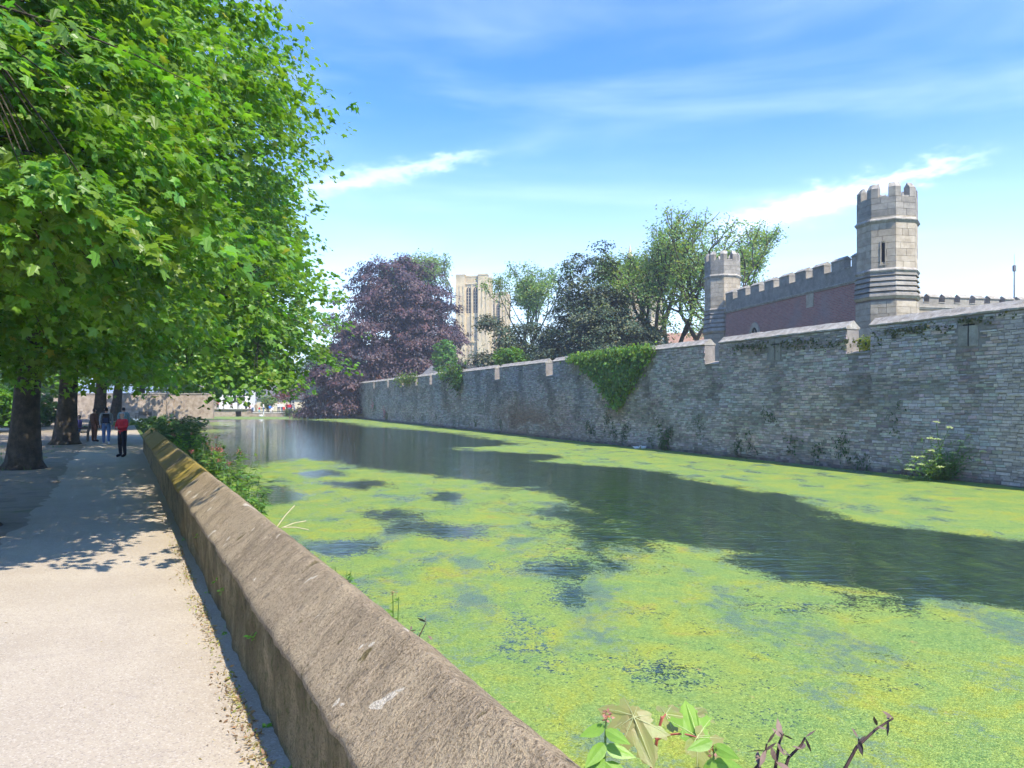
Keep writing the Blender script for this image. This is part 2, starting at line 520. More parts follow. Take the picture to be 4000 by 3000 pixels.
def algae_mat():
    m, t = new_mat("floating_duckweed")
    wc, wn = water_nodes(t)
    wat = t.bsdf(wc, 0.03, wn, 0.5, IOR=1.33)
    geo = t.n('ShaderNodeNewGeometry').outputs['Position']
    cov = t.n('ShaderNodeAttribute', {'attribute_name': 'cover'}).outputs['Fac']
    st = t.n('ShaderNodeMapping')
    st.inputs['Rotation'].default_value = (0, 0, R(24))
    st.inputs['Scale'].default_value = (1.0, 0.55, 1)
    t.put(st.inputs[0], geo)
    big = t.noise(st.outputs[0], 1.3, 5, 0.62, 0.4)
    mid = t.noise(geo, 7.0, 4, 0.65)
    fine = t.noise(geo, 34.0, 3, 0.75)
    vo = t.n('ShaderNodeTexVoronoi', Scale=70.0)
    t.put(vo.inputs['Vector'], geo)
    # how thickly it grows: cover plus noise at three sizes
    k = t.math('ADD', cov, t.math('MULTIPLY', t.math('SUBTRACT', big, 0.5), 0.75))
    k = t.math('ADD', k, t.math('MULTIPLY', t.math('SUBTRACT', mid, 0.5), 0.70))
    k = t.math('ADD', k, t.math('MULTIPLY', t.math('SUBTRACT', fine, 0.5), 1.25))
    mask = t.step(k, 0.47, 0.56)
    hue = t.noise(geo, 1.1, 6, 0.68, 0.6)
    c = t.ramp(hue, [(0.26, (0.120, 0.205, 0.062)), (0.40, (0.185, 0.290, 0.080)), (0.52, (0.235, 0.315, 0.072)), (0.62, (0.30, 0.335, 0.050)), (0.72, (0.30, 0.24, 0.075))])
    sp = t.n('ShaderNodeSeparateColor')
    t.put(sp.inputs[0], vo.outputs['Color'])
    c = t.mix(t.math('MULTIPLY', t.step(fine, 0.56, 0.42), 0.60), c, t.mix(1.0, c, (0.48, 0.55, 0.50), 'MULTIPLY'))
    c = t.mix(t.math('MULTIPLY', sp.outputs[0], 0.55), c, t.mix(1.0, c, (0.42, 0.50, 0.40), 'MULTIPLY'))
    c = t.mix(t.math('MULTIPLY', t.step(sp.outputs[1], 0.75, 0.95), 0.45), c, (0.36, 0.44, 0.10))
    c = t.mix(t.step(t.noise(geo, 2.6, 4, 0.6, 1.0), 0.66, 0.74), c, (0.30, 0.24, 0.085))
    # blue-grey wet film between the fronds
    film = t.step(t.math('ADD', t.math('ADD', t.math('MULTIPLY', t.noise(st.outputs[0], 1.1, 3, 0.6), 0.7), t.math('MULTIPLY', mid, 0.30)), t.math('MULTIPLY', fine, 0.35)), 0.70, 0.80)
    c = t.mix(t.math('MULTIPLY', film, 0.75), c, (0.10, 0.16, 0.12))
    h = t.math('ADD', t.math('MULTIPLY', vo.outputs['Distance'], -0.7), fine)
    al = t.bsdf(c, t.math('SUBTRACT', 0.75, t.math('MULTIPLY', film, 0.55)), t.bump(h, 0.7, 0.012), 0.15)
    mx = t.n('ShaderNodeMixShader')
    t.put(mx.inputs[0], mask)
    t.put(mx.inputs[1], wat)
    t.put(mx.inputs[2], al)
    t.out(mx.outputs[0])
    return m
M_ALGAE = algae_mat()

# the low wall runs away from the camera along LD; c is the sideways offset of a line X = c - 0.51 Y
SL = 0.51
LDIR = unit(np.array((-SL, 1.0, 0)))
def lp(c, Y, z=0.0):
    return np.array((c - SL * Y, Y, z))

def parapet_mat(name, face=False):
    m, t = new_mat(name)
    geo = t.n('ShaderNodeNewGeometry').outputs['Position']
    mp = t.n('ShaderNodeMapping')
    mp.inputs['Rotation'].default_value = (0, 0, -math.atan(SL))
    t.put(mp.inputs[0], geo)
    sc = t.n('ShaderNodeMapping')
    sc.inputs['Scale'].default_value = (0.7, 1.6, 0.8) if not face else (1.0, 1.3, 0.8)
    t.put(sc.inputs[0], mp.outputs[0])
    n1 = t.noise(sc.outputs[0], 2.2, 5, 0.6, 0.3)
    n2 = t.noise(geo, 75.0, 3, 0.75)
    n3 = t.noise(sc.outputs[0], 17.0, 5, 0.72, 0.2)
    n4 = t.noise(geo, 210.0, 2, 0.7)
    if face:
        c = t.ramp(n1, [(0.28, (0.085, 0.066, 0.034)), (0.5, (0.21, 0.165, 0.085)), (0.72, (0.36, 0.28, 0.155))])
        c = t.mix(t.math('MULTIPLY', t.step(n3, 0.50, 0.64), 0.75), c, (0.085, 0.095, 0.028))
        c = t.mix(t.math('MULTIPLY', t.step(n2, 0.58, 0.70), 0.6), c, (0.36, 0.31, 0.20))
    else:
        c = t.ramp(n1, [(0.25, (0.20, 0.154, 0.098)), (0.48, (0.33, 0.255, 0.160)), (0.75, (0.44, 0.345, 0.215))])
        c = t.mix(t.math('MULTIPLY', t.step(n3, 0.54, 0.62), 0.70), c, (0.44, 0.345, 0.23))
        c = t.mix(t.math('MULTIPLY', t.step(n3, 0.44, 0.36), 0.60), c, (0.12, 0.10, 0.078))
        l = t.noise(geo, 5.2, 2, 0.5, 0.2)
        c = t.mix(t.math('MULTIPLY', t.step(l, 0.685, 0.70), t.step(n2, 0.35, 0.5)), c, (0.60, 0.53, 0.41))
        d = t.noise(sc.outputs[0], 5.5, 3, 0.6, 0.2)
        c = t.mix(t.math('MULTIPLY', t.step(d, 0.66, 0.71), 0.8), c, (0.115, 0.090, 0.03))
        # yellow moss on the coping beyond the first joint
        sep = t.n('ShaderNodeSeparateXYZ')
        t.put(sep.inputs[0], geo)
        band = t.step(sep.outputs[1], 11.70, 11.80)
        far_ = t.step(sep.outputs[1], 13.6, 15.5)
        moss = t.math('MULTIPLY', band, t.math('SUBTRACT', t.step(n1, 0.28, 0.50), t.math('MULTIPLY', far_, 0.25)))
        c = t.mix(t.math('MULTIPLY', moss, 0.85), c, (0.30, 0.225, 0.035))
    c = t.mix(t.math('MULTIPLY', t.step(n2, 0.50, 0.62), 0.75), c, t.mix(1.0, c, (0.36, 0.33, 0.30), 'MULTIPLY'))
    c = t.mix(t.math('MULTIPLY', t.step(n4, 0.55, 0.68), 0.45), c, t.mix(1.0, c, (1.7, 1.65, 1.55), 'MULTIPLY'))
    h = t.math('ADD', t.math('ADD', t.math('MULTIPLY', n1, 0.6), t.math('MULTIPLY', n3, 0.7)), t.math('MULTIPLY', n2, 0.55))
    t.out(t.bsdf(c, 0.95, t.bump(h, 1.0, 0.035), 0.15))
    return m
M_PCAP = parapet_mat("lichened_coping")
M_PFACE = parapet_mat("mossy_wall_face", True)

# ================================================================== GROUND, PATH, WATER
WZ = -0.70
WC, WS = 25.95, 0.407                        # foot line of the moat wall: X = WC - WS * Y
WD = unit(np.array((-WS, 1.0, 0)))
WN = np.array((WD[1], -WD[0], 0))            # into the palace grounds
def wp(Y, t=0.0, z=0.0):
    return np.array((WC - WS * Y, Y, 0)) + WN * t + np.array((0, 0, z))
def wpx(px):                                 # distance Y at which the wall foot is seen at photo column px
    return WC * F / (px - 2000 + WS * F)
WEND = 128.0
RET = np.array((-37.6, 140.0))               # end of the wall's return at the far corner

g = MB()
B = 4000
def gpoly(pts, z=0.0):
    g.add([(x, y, z) for x, y in pts], [tuple(range(len(pts)))])
gpoly([(-B, -60), lp(1.45, -60)[:2], lp(1.45, 142)[:2], (-B, 142)])
gpoly([(-B, 142), (B, 142), (B, B), (-B, B)])
gpoly([wp(-60, .3)[:2], (B, -60), (B, 142), (RET[0] + .3, 142), (RET[0] + .3, RET[1]), wp(WEND, .4)[:2]])
gpoly([(-B, -B), (B, -B), (B, -60), (-B, -60)])
# earth banks down to the water where no wall stands
a, b = lp(1.45, 32), lp(1.45, 142)
g.add([(*a[:2], 0), (*b[:2], 0), (b[0] + .5, b[1], WZ - .3), (a[0] + .5, a[1], WZ - .3)], [(3, 2, 1, 0)])
g.facing((0, 0, 1)).obj("ground", M_GROUND, kind="structure")

m = MB()
m.add([(-110, -60, WZ), (60, -60, WZ), (60, 144, WZ), (-110, 144, WZ)], [(0, 1, 2, 3)])
m.obj("moat_water", M_WATER, kind="structure")

# path: a strip beside the low wall with a ragged outer edge
rng = np.random.default_rng(3)
ys = np.concatenate([np.arange(-6, 30, .25), np.arange(30, 132, 1.0)])
n = len(ys)
edge = -1.60 + 0 * ys + (fbm(ys * .8, ys * 0, 5) - .5) * .35 + (fbm(ys * 5, ys * 0, 15) - .5) * .28
V = np.vstack([np.array([lp(1.2, y, .004) for y in ys]), np.array([lp(e, y, .004) for e, y in zip(edge, ys)])])
fc = [(i, n + i, n + i + 1, i + 1) for i in range(n - 1)]
MB().add(V, [f[::-1] for f in fc]).facing((0, 0, 1)).obj("path", M_PATH, kind="structure")
V = np.vstack([np.array([lp(e + .3, y, .002) for e, y in zip(edge, ys)]), np.array([lp(-14, y, .002) for y in ys])])
MB().add(V, [f[::-1] for f in fc]).facing((0, 0, 1)).obj("earth_verge", M_DIRT, kind="structure")
# sunny road seen between the trunks
MB().add([(-75, 52, .006), (-32, 44, .006), (-38, 62, .006), (-90, 74, .006)], [(0, 1, 2, 3)]).obj("road", M_PATH, kind="structure")

# ------------------------------------------------------------------ duckweed
def Gp(px, py):
    Y = F * (HC - WZ) / (py - HY)
    return ((px - 2000) / F * Y, Y)
def sdist(X, Y, poly):
    poly = np.array(poly, float)
    ins = np.zeros(X.shape, bool)
    d2 = np.full(X.shape, 1e18)
    for (x1, y1), (x2, y2) in zip(poly, np.roll(poly, -1, 0)):
        c = ((y1 > Y) != (y2 > Y)) & (X < (x2 - x1) * (Y - y1) / (y2 - y1 + 1e-12) + x1)
        ins ^= c
        ex, ey = x2 - x1, y2 - y1
        t = np.clip(((X - x1) * ex + (Y - y1) * ey) / (ex * ex + ey * ey + 1e-12), 0, 1)
        d2 = np.minimum(d2, (X - x1 - t * ex) ** 2 + (Y - y1 - t * ey) ** 2)
    d = np.sqrt(d2)
    return np.where(ins, d, -d)
near_mat = [(1020, 1802), (1200, 1788), (1320, 1800), (1453, 1826), (1706, 1853), (1915, 1878), (1960, 1903), (2150, 1922), (2276, 1948), (2403, 1973),
            (2504, 2030), (2600, 2095), (2965, 2160), (2857, 2192), (3074, 2262), (3400, 2292), (3700, 2330), (4000, 2370), (4600, 2450), (6000, 2700),
            (6000, 7000), (-6000, 7000), (-900, 2400)]
far_mat = [(1180, 1641), (1260, 1643), (1453, 1668), (1770, 1693), (2023, 1735), (1800, 1748), (1790, 1757), (1960, 1766), (2187, 1781), (2110, 1803),
           (2371, 1824), (2529, 1840), (2676, 1869), (3074, 1943), (3290, 2032), (3500, 2058), (3706, 2079), (4000, 2117), (4600, 2190), (6500, 2350),
           (6500, 1950), (4000, 1860), (1400, 1625)]
shore = [(700, 1624), (1210, 1628), (1200, 1641), (1050, 1639), (700, 1643)]
sprig = [(690, 1646), (960, 1646), (1010, 1668), (930, 1705), (700, 1705)]
isle = [(1965, 1906), (2040, 1894), (2130, 1903), (2050, 1915)]
thin = [(2330, 2000, 220, 60, .42), (1745, 1940, 60, 24, .55), (1540, 2010, 130, 26, .5), (1640, 2065, 190, 30, .45), (2250, 2225, 260, 40, .45), (1330, 2140, 150, 30, .5),
        (1080, 1935, 90, 34, .75), (1400, 1893, 150, 18, .4), (2450, 2120, 300, 60, .36), (3400, 2370, 500, 50, .25), (1250, 1850, 90, 16, .5), (1780, 2085, 120, 26, .35),
        (2230, 2340, 70, 40, .35), (1500, 2320, 200, 60, .12), (2500, 2600, 300, 60, .14), (3100, 2800, 260, 60, .16), (1980, 2200, 240, 40, .1)]
Yr = np.exp(np.linspace(math.log(0.9), math.log(141.6), 430))
vv = np.linspace(0, 1, 460) ** 1.35
XL = 1.55 - SL * Yr
XR = np.where(Yr < WEND, WC - WS * Yr + .02, np.interp(Yr, [WEND, 140.0, 142], [wp(WEND)[0], RET[0], RET[0]]))
X = XL[:, None] + (XR - XL)[:, None] * vv[None, :]
Y = np.repeat(Yr[:, None], len(vv), 1)
px = 2000 + X / Y * F
py = HY + (HC - WZ) / Y * F
soft = 0.040 * Y + 0.06
cov = np.zeros_like(X)
for poly, amp in ((near_mat, .80), (far_mat, .97), (shore, .85), (sprig, .60), (isle, .85)):
    sd = sdist(X, Y, [Gp(*p) for p in poly])
    cov = np.maximum(cov, amp * np.clip(.5 + sd / (2 * soft), 0, 1))
cov -= .15 * np.clip((fbm(X * .9 + Y * .2, Y * .55, 77, 4) - .42) * 4, 0, 1) * (cov > .3) * (px < 3600) * (py < 2700)
for tx, ty, rx, ry, am in thin:
    cov -= am * np.exp(-((px - tx) / rx) ** 2 - ((py - ty) / ry) ** 2)
cov = np.clip(cov, 0, 1)
Z = WZ + .0012 + .007 * cov + .006 * (fbm(X * 3, Y * 3, 2) - .5) * cov
keep = np.maximum.reduce([cov[:-1, :-1], cov[1:, :-1], cov[:-1, 1:], cov[1:, 1:]]) > 0.02
nr, nc = X.shape
idx = np.arange(nr * nc).reshape(nr, nc)
q = np.stack([idx[:-1, :-1], idx[:-1, 1:], idx[1:, 1:], idx[1:, :-1]], -1)[keep]
used = np.unique(q)
remap = np.full(nr * nc, -1)
remap[used] = np.arange(len(used))
me = mesh_np("duckweed_mat", np.c_[X.ravel(), Y.ravel(), Z.ravel()][used], remap[q].ravel(), np.full(len(q), 4), M_ALGAE)
at = me.attributes.new('cover', 'FLOAT', 'POINT')
at.data.foreach_set('value', cov.ravel()[used].astype(np.float32))
obj_of("duckweed_mat", me, kind="stuff", label="bright green duckweed mats floating on the moat water", cat="duckweed")

# ================================================================== LOW WALL BESIDE THE PATH
CF = 0.934                                    # front line of the low wall
LN = np.array((LDIR[1], -LDIR[0], 0))         # from the path side to the water side
lw = empty("low_wall", lp(CF, 0), label="long low stone wall with ridged lichened coping beside the path", cat="wall", kind="thing")
def low_point(p, Y, z):
    return lp(CF, Y, z) + LN * p
def ribbon(ys, prof, amp, seed, fine=7.0, close_ends=True, zoff=0.0):
    """a roughened ribbon: profile points (p, z) carried along the wall"""
    prof = np.array(prof, float)
    pp, zz = prof[:, 0], prof[:, 1] + zoff
    base = np.array([lp(CF, y) for y in ys])
    V = base[:, None, :] + LN[None, None, :] * pp[None, :, None]
    V[:, :, 2] += zz[None, :]
    s = np.r_[0, np.cumsum(np.hypot(np.diff(pp), np.diff(zz)))]
    tang = np.gradient(prof, axis=0)
    tang /= np.linalg.norm(tang, axis=1)[:, None]
    nrm2 = np.c_[-tang[:, 1], tang[:, 0]]
    yy, ss = np.meshgrid(ys * 1.12, s, indexing='ij')
    d = (fbm(yy * fine, ss * fine, seed, 4) - .5) * amp + (fbm(yy * 1.3, ss * 2.0, seed + 9, 3) - .5) * amp * 1.2
    V += LN[None, None, :] * (nrm2[None, :, 0] * d)[:, :, None]
    V[:, :, 2] += nrm2[None, :, 1] * d
    a, b = V.shape[:2]
    ii = np.arange(a * b).reshape(a, b)
    q = np.stack([ii[:-1, :-1], ii[1:, :-1], ii[1:, 1:], ii[:-1, 1:]], -1).reshape(-1, 4)
    f = [tuple(x) for x in q]
    if close_ends:
        f += [tuple(range(b)), tuple(range(a * b - 1, (a - 1) * b - 1, -1))]
    return V.reshape(-1, 3), f
def dens(y0, y1, k=.012, lo=.025):
    out = [y0]
    while out[-1] < y1:
        out.append(out[-1] + max(lo, abs(out[-1]) * k))
    out[-1] = y1
    return np.array(out)
ysw = dens(-3, 31.5)
prof = [(.0, -.08)] + [(.0, z) for z in np.arange(.02, .60, .045)] + [(.03, .60)]
V, f = ribbon(ysw, prof, .055, 4, 5.0, False)
MB().add(V, f).facing(-LN).obj("wall_face", M_PFACE, lw, smooth=True)
V, f = ribbon(dens(-3, 31.5, .02, .08), [(.64, .62), (.655, .3), (.67, 0), (.69, -.4), (.70, -.95)], .06, 8, 4.0, False)
MB().add(V, f).facing(LN).obj("water_side_face", M_PFACE, lw, smooth=True)
for y in (-3, 31.5):
    MB().add([low_point(p, y, z) for p, z in ((.02, -.1), (.66, -.1), (.66, .6), (.02, .6))], [(0, 1, 2, 3)]).obj("wall_end", M_PFACE, lw)
cap = [(.05, .585), (-.02, .582), (-.035, .60), (-.03, .635), (.0, .665)] + [(x, .665 + (.915 - .665) * x / .30) for x in np.linspace(.04, .28, 8)] + \
      [(.31, .92), (.335, .932), (.36, .92), (.42, .88), (.55, .76), (.68, .645), (.70, .60), (.62, .585)]
cuts = [-3.0, 11.75, 13.2, 15.3, 17.3, 19.6, 21.8, 24.2, 26.6, 29.0, 31.6]
rng = np.random.default_rng(11)
for i, (y0, y1) in enumerate(zip(cuts[:-1], cuts[1:])):
    V, f = ribbon(dens(y0 + .006, y1 - .006, .010, .018), cap, .032, 30 + i, 9.0, True, 0.0 if i == 0 else rng.uniform(-.012, .02))
    MB().add(V, f).obj("coping_stone", M_PCAP, lw, smooth=True)

# ================================================================== MOAT WALL
EAVE, RIDGE, SILL, TH = 4.92, 5.25, 3.90, 0.62
EMB = [(19.6, 20.7), (29.70, 30.77), (38.33, 39.42), (56.4, 57.5), (66.4, 67.4), (76.2, 77.2), (85.6, 86.5), (91.3, 92.2), (97.6, 98.4), (105.2, 106.0), (113.7, 114.5)]
Y_START = 12.0
mw = empty("moat_wall", wp(30), label="tall grey rubble battlemented wall rising from the moat", cat="wall", kind="thing")
runs, y = [], Y_START
for a, b in EMB:
    runs.append((y, a)); y = b
runs.append((y, WEND))
ca = MB()
def wbox(mb, y0, y1, t0, t1, z0, z1, z1b=None):
    z1b = z1 if z1b is None else z1b
    V = [wp(y0, t0, z0), wp(y1, t0, z0), wp(y1, t1, z0), wp(y0, t1, z0), wp(y0, t0, z1), wp(y1, t0, z1), wp(y1, t1, z1b), wp(y0, t1, z1b)]
    mb.add(V, [(0, 1, 2, 3), (7, 6, 5, 4), (4, 5, 1, 0), (5, 6, 2, 1), (6, 7, 3, 2), (7, 4, 0, 3)])
wbox(ca, Y_START, WEND, 0, TH, WZ - .4, SILL)
# the return at the far corner
c0, c1 = wp(WEND, 0)[:2], RET
rd = unit(c1 - c0); rn = np.array((rd[1], -rd[0]))
ca.prism([c0, c0 + rn * TH, c1 + rn * TH, c1][::-1], WZ - .4, EAVE)
for y0, y1 in runs:
    wbox(ca, y0, y1, 0, TH, SILL + .001, EAVE)
ca.obj("wall_core", M_MORTAR, mw)
for a, b in EMB:
    s = MB()
    wbox(s, a + .003, b - .003, -.05, TH, SILL + .002, SILL + .03, SILL + .20)
    s.obj("embrasure_sill", M_COPING, mw)
# coping stones on every merlon
rng = np.random.default_rng(21)
for y0, y1 in runs:
    k = max(1, int(round((y1 - y0) / (1.7 if y0 < 60 else 3.2))))
    cs = np.linspace(y0 - .03, y1 + .03, k + 1)
    for j in range(k):
        nsub = 7
        prof = [(-.07, EAVE + .002), (-.075, EAVE + .05), (.10, EAVE + .17), (.27, RIDGE), (.34, RIDGE + .005), (.52, EAVE + .16), (TH + .05, EAVE + .06), (TH + .05, EAVE + .002)]
        yy = np.linspace(cs[j] + .006, cs[j + 1] - .006, nsub)
        V = []
        dz = rng.uniform(-.012, .014)
        for y in yy:
            for i, (p, z) in enumerate(prof):
                V.append(wp(y, p + rng.uniform(-.012, .012), z + (0 if i in (0, 7) else dz + rng.uniform(-.014, .014))))
        b = len(prof)
        f = [(i * b + q, i * b + (q + 1) % b, (i + 1) * b + (q + 1) % b, (i + 1) * b + q) for i in range(nsub - 1) for q in range(b)]
        f += [tuple(range(b))[::-1], tuple(range((nsub - 1) * b, nsub * b))]
        MB().add(V, [x[::-1] for x in f]).obj("coping_stone", M_COPING, mw)
# arrow slits: four dressed blocks round a cross-shaped gap
slits = [(25.9, 4.60), (34.6, 4.60), (44.5, 4.55), (52.4, 4.55), (62.0, 4.55), (71.5, 4.5), (81.0, 4.5)]
for yc, zc in slits:
    w2, up, dn, gv, gh = .30, .24, .72, .028, .028
    for sx in (-1, 1):
        for z0, z1 in ((zc + gh, zc + up), (zc - dn, zc - gh)):
            b = MB()
            ya, yb = sorted((yc + sx * gv, yc + sx * (gv + w2)))
            wbox(b, ya, yb, -.04, .01, z0, z1)
            b.obj("slit_block", M_ASHLAR_DK, mw)
    b = MB()
    wbox(b, yc - gv, yc + gv, -.012, .002, zc - dn, zc + up)
    wbox(b, yc - .2, yc - gv - .001, -.012, .002, zc - gh, zc + gh)
    wbox(b, yc + gv + .001, yc + .2, -.012, .002, zc - gh, zc + gh)
    b.obj("arrow_slit", M_DARK, mw)  # black panel in the gap paints the slit's inner shade
def blocked(y0, y1, z0, z1):
    for yc, zc in slits:
        if y1 > yc - .35 and y0 < yc + .35 and z1 > zc - .74 and z0 < zc + .26:
            return True
    return False
def clip_emb(y0, y1, z1):
    if z1 <= SILL + .01:
        return [(y0, y1)]
    seg = [(y0, y1)]
    for a, b in EMB:
        out = []
        for s, e in seg:
            if e <= a or s >= b:
                out.append((s, e))
            else:
                if a - s > .05: out.append((s, a))
                if e - b > .05: out.append((b, e))
        seg = out
    return seg
SY, SZ, SW, SH = [], [], [], []
def lay(ya, yb, zscale, wmin, wmax):
    z = WZ - .15
    while z < EAVE - .03:
        h = min(rng.uniform(.065, .135) * zscale, EAVE - z)
        y = ya + rng.uniform(-.2, 0)
        while y < yb:
            ww = rng.uniform(wmin, wmax) * (1.0 if rng.random() > .15 else 1.5)
            for s, e in clip_emb(y, min(y + ww, yb), z + h):
                hh = h if rng.random() > .12 else h * rng.uniform(.55, .8)
                if not blocked(s, e, z, z + h) and e - s > .06:
                    SY.append((s + e) / 2); SW.append(e - s); SZ.append(z + hh / 2 + rng.normal(0, .008)); SH.append(hh)
            y += ww
        z += h
lay(Y_START + 6, 70, 1.0, .12, .38)
lay(70, WEND - .2, 1.35, .25, .6)
SY, SZ, SW, SH = map(np.array, (SY, SZ, SW, SH))
N = len(SY)
def stone_colour(Y, Z, n):
    base = np.array((.53, .465, .435))[None] * rng.uniform(.62, 1.20, n)[:, None]
    base *= 1 + rng.normal(0, .05, (n, 3))
    warm = fbm(Y * .25, Z * .5, 71, 3)
    base[:, 0] *= 1 + (warm - .5) * .30
    base[:, 2] *= 1 - (warm - .5) * .30
    st = np.exp(-((Y - 61) / 7.0) ** 2 - ((Z - .6) / 1.2) ** 2) * np.clip((fbm(Y * .6, Z * 1.2, 5, 4) - .34) * 6, 0, 1)
    base = base * (1 - st[:, None] * .8) + np.array((.30, .17, .115))[None] * st[:, None] * .8 * rng.uniform(.7, 1.2, (n, 1))
    dk = (fbm(Y * .55, Z * .8, 40, 4) > .60)[:, None]          # soot and algae patches
    base = np.where(dk, base * np.array((.72, .73, .70)), base)
    strk = np.zeros(n)                                         # run-off streaks under the embrasures and slits
    for yc in [ (a + b) / 2 for a, b in EMB ] + [q for q, _ in slits]:
        strk = np.maximum(strk, np.exp(-((Y - yc - .2 * np.sin(Z * 2)) / .45) ** 2) * np.clip((Z - .6) / 2.0, 0, 1) * (Z < SILL + .3))
    base = base * (1 - .38 * strk[:, None])
    wet = np.clip((-.35 - Z) / .3, 0, 1)[:, None]              # wet foot at the waterline
    return base * (1 - .62 * wet)
SC_ = stone_colour(SY, SZ, N)
# unit stones: back rectangle on the wall, front face inset and uneven
def unit_stone(r):
    i = r.uniform(.03, .15, 8)
    k = r.uniform(.55, 1.0, 4)
    V = np.array([(-.49, 0.02, -.47), (.49, 0.02, -.47), (.49, 0.02, .47), (-.49, 0.02, .47),
                  (-.5 + i[0], -k[0], -.5 + i[1] * 1.5), (.5 - i[2], -k[1], -.5 + i[3] * 1.5), (.5 - i[4], -k[2], .5 - i[5] * 1.5), (-.5 + i[6], -k[3], .5 - i[7] * 1.5)])
    F_ = [(4, 5, 6, 7), (0, 1, 5, 4), (1, 2, 6, 5), (2, 3, 7, 6), (3, 0, 4, 7)]
    return V, F_
variants = [unit_stone(np.random.default_rng(100 + i)) for i in range(14)]
order = np.argsort(np.where(SY > 23.4, SY, 1e6 + SY))
vis = [i for i in order if SZ[i] > WZ and SW[i] > .12][:300]
isvis = np.zeros(N, bool); isvis[vis] = True
depth = rng.uniform(.016, .05, N)
which = rng.integers(0, 14, N)
VV, LL = [], []
base_i = 0
for k, (uv, uf) in enumerate(variants):
    sel = np.where((~isvis) & (which == k))[0]
    n = len(sel)
    a = uv[None, :, 0] * SW[sel][:, None] * .965
    b = uv[None, :, 1] * depth[sel][:, None]
    c = uv[None, :, 2] * SH[sel][:, None] * .95
    O = np.array([wp(y, 0, z) for y, z in zip(SY[sel], SZ[sel])])
    Vs = O[:, None, :] + WD[None, None] * a[:, :, None] / 1.0 * 1.0797 + WN[None, None] * b[:, :, None]
    Vs[:, :, 2] += c
    VV.append((Vs.reshape(-1, 3), np.repeat(SC_[sel], 8, 0)))
    fl = np.array([f[::-1] for f in uf]).ravel()
    LL.append((np.arange(n)[:, None] * 8 + fl[None, :] + base_i).ravel())
    base_i += n * 8
loops = np.concatenate(LL)
me = mesh_np("stonework", np.vstack([v for v, _ in VV]), loops, np.full(len(loops) // 4, 4), M_RUBBLE, np.vstack([c for _, c in VV]))
obj_of("stonework", me, mw, kind="stuff")
pal = [np.array((.53, .465, .435)) * k for k in (.70, .80, .88, .95, 1.0, 1.08, 1.16)]
smesh = {}
ang = math.atan2(WD[1], WD[0])
for i in vis:
    key = (int(which[i]) % 7, int(rng.integers(0, 7)))
    if key not in smesh:
        uv, uf = variants[key[0]]
        smesh[key] = MB().add(uv, uf, pal[key[1]]).facing((0, -1, 0)).mesh("stone", M_RUBBLE)
    o = bpy.data.objects.new("stone", smesh[key])
    link(o, mw)
    o.location = Vector(wp(SY[i], 0, SZ[i])) - mw.location
    o.rotation_euler = (0, 0, ang + math.pi)
    o.scale = (SW[i] * .965 * 1.0797, depth[i], SH[i] * .95)
for ch in mw.children:                       # meshes above were written in world coordinates
    if not ch.name.startswith("stone") or ch.name == "stonework":
        ch.matrix_parent_inverse = Matrix.Translation(-mw.location)
for ch in lw.children:
    ch.matrix_parent_inverse = Matrix.Translation(-lw.location)

# ================================================================== PALACE BUILDINGS BEHIND THE WALL
def fix_parent(root):
    """parts were written in world coordinates: undo the root's transform"""
    bpy.context.view_layer.update()
    for ch in root.children:
        ch.matrix_parent_inverse = root.matrix_world.inverted()

blk = {}
def block_mesh(mat):
    if mat.name not in blk:
        e = .5
        V, c = [], .012
        for x, y, z in ((-e, e, -e), (e, e, -e), (e, e, e), (-e, e, e)):
            V.append((x, y, z))
        for x, y, z in ((-e + c, -e, -e + c), (e - c, -e, -e + c), (e - c, -e, e - c), (-e + c, -e, e - c)):
            V.append((x, y, z))
        blk[mat.name] = MB().add(V, [(4, 5, 6, 7), (0, 1, 5, 4), (1, 2, 6, 5), (2, 3, 7, 6), (3, 0, 4, 7)]).facing((0, -1, 0)).mesh("ashlar_block", mat)
    return blk[mat.name]

def octagon(c, r, a0, n=8):
    return np.array([(c[0] + r * math.cos(a0 + i * math.pi / 4), c[1] + r * math.sin(a0 + i * math.pi / 4)) for i in range(n)])

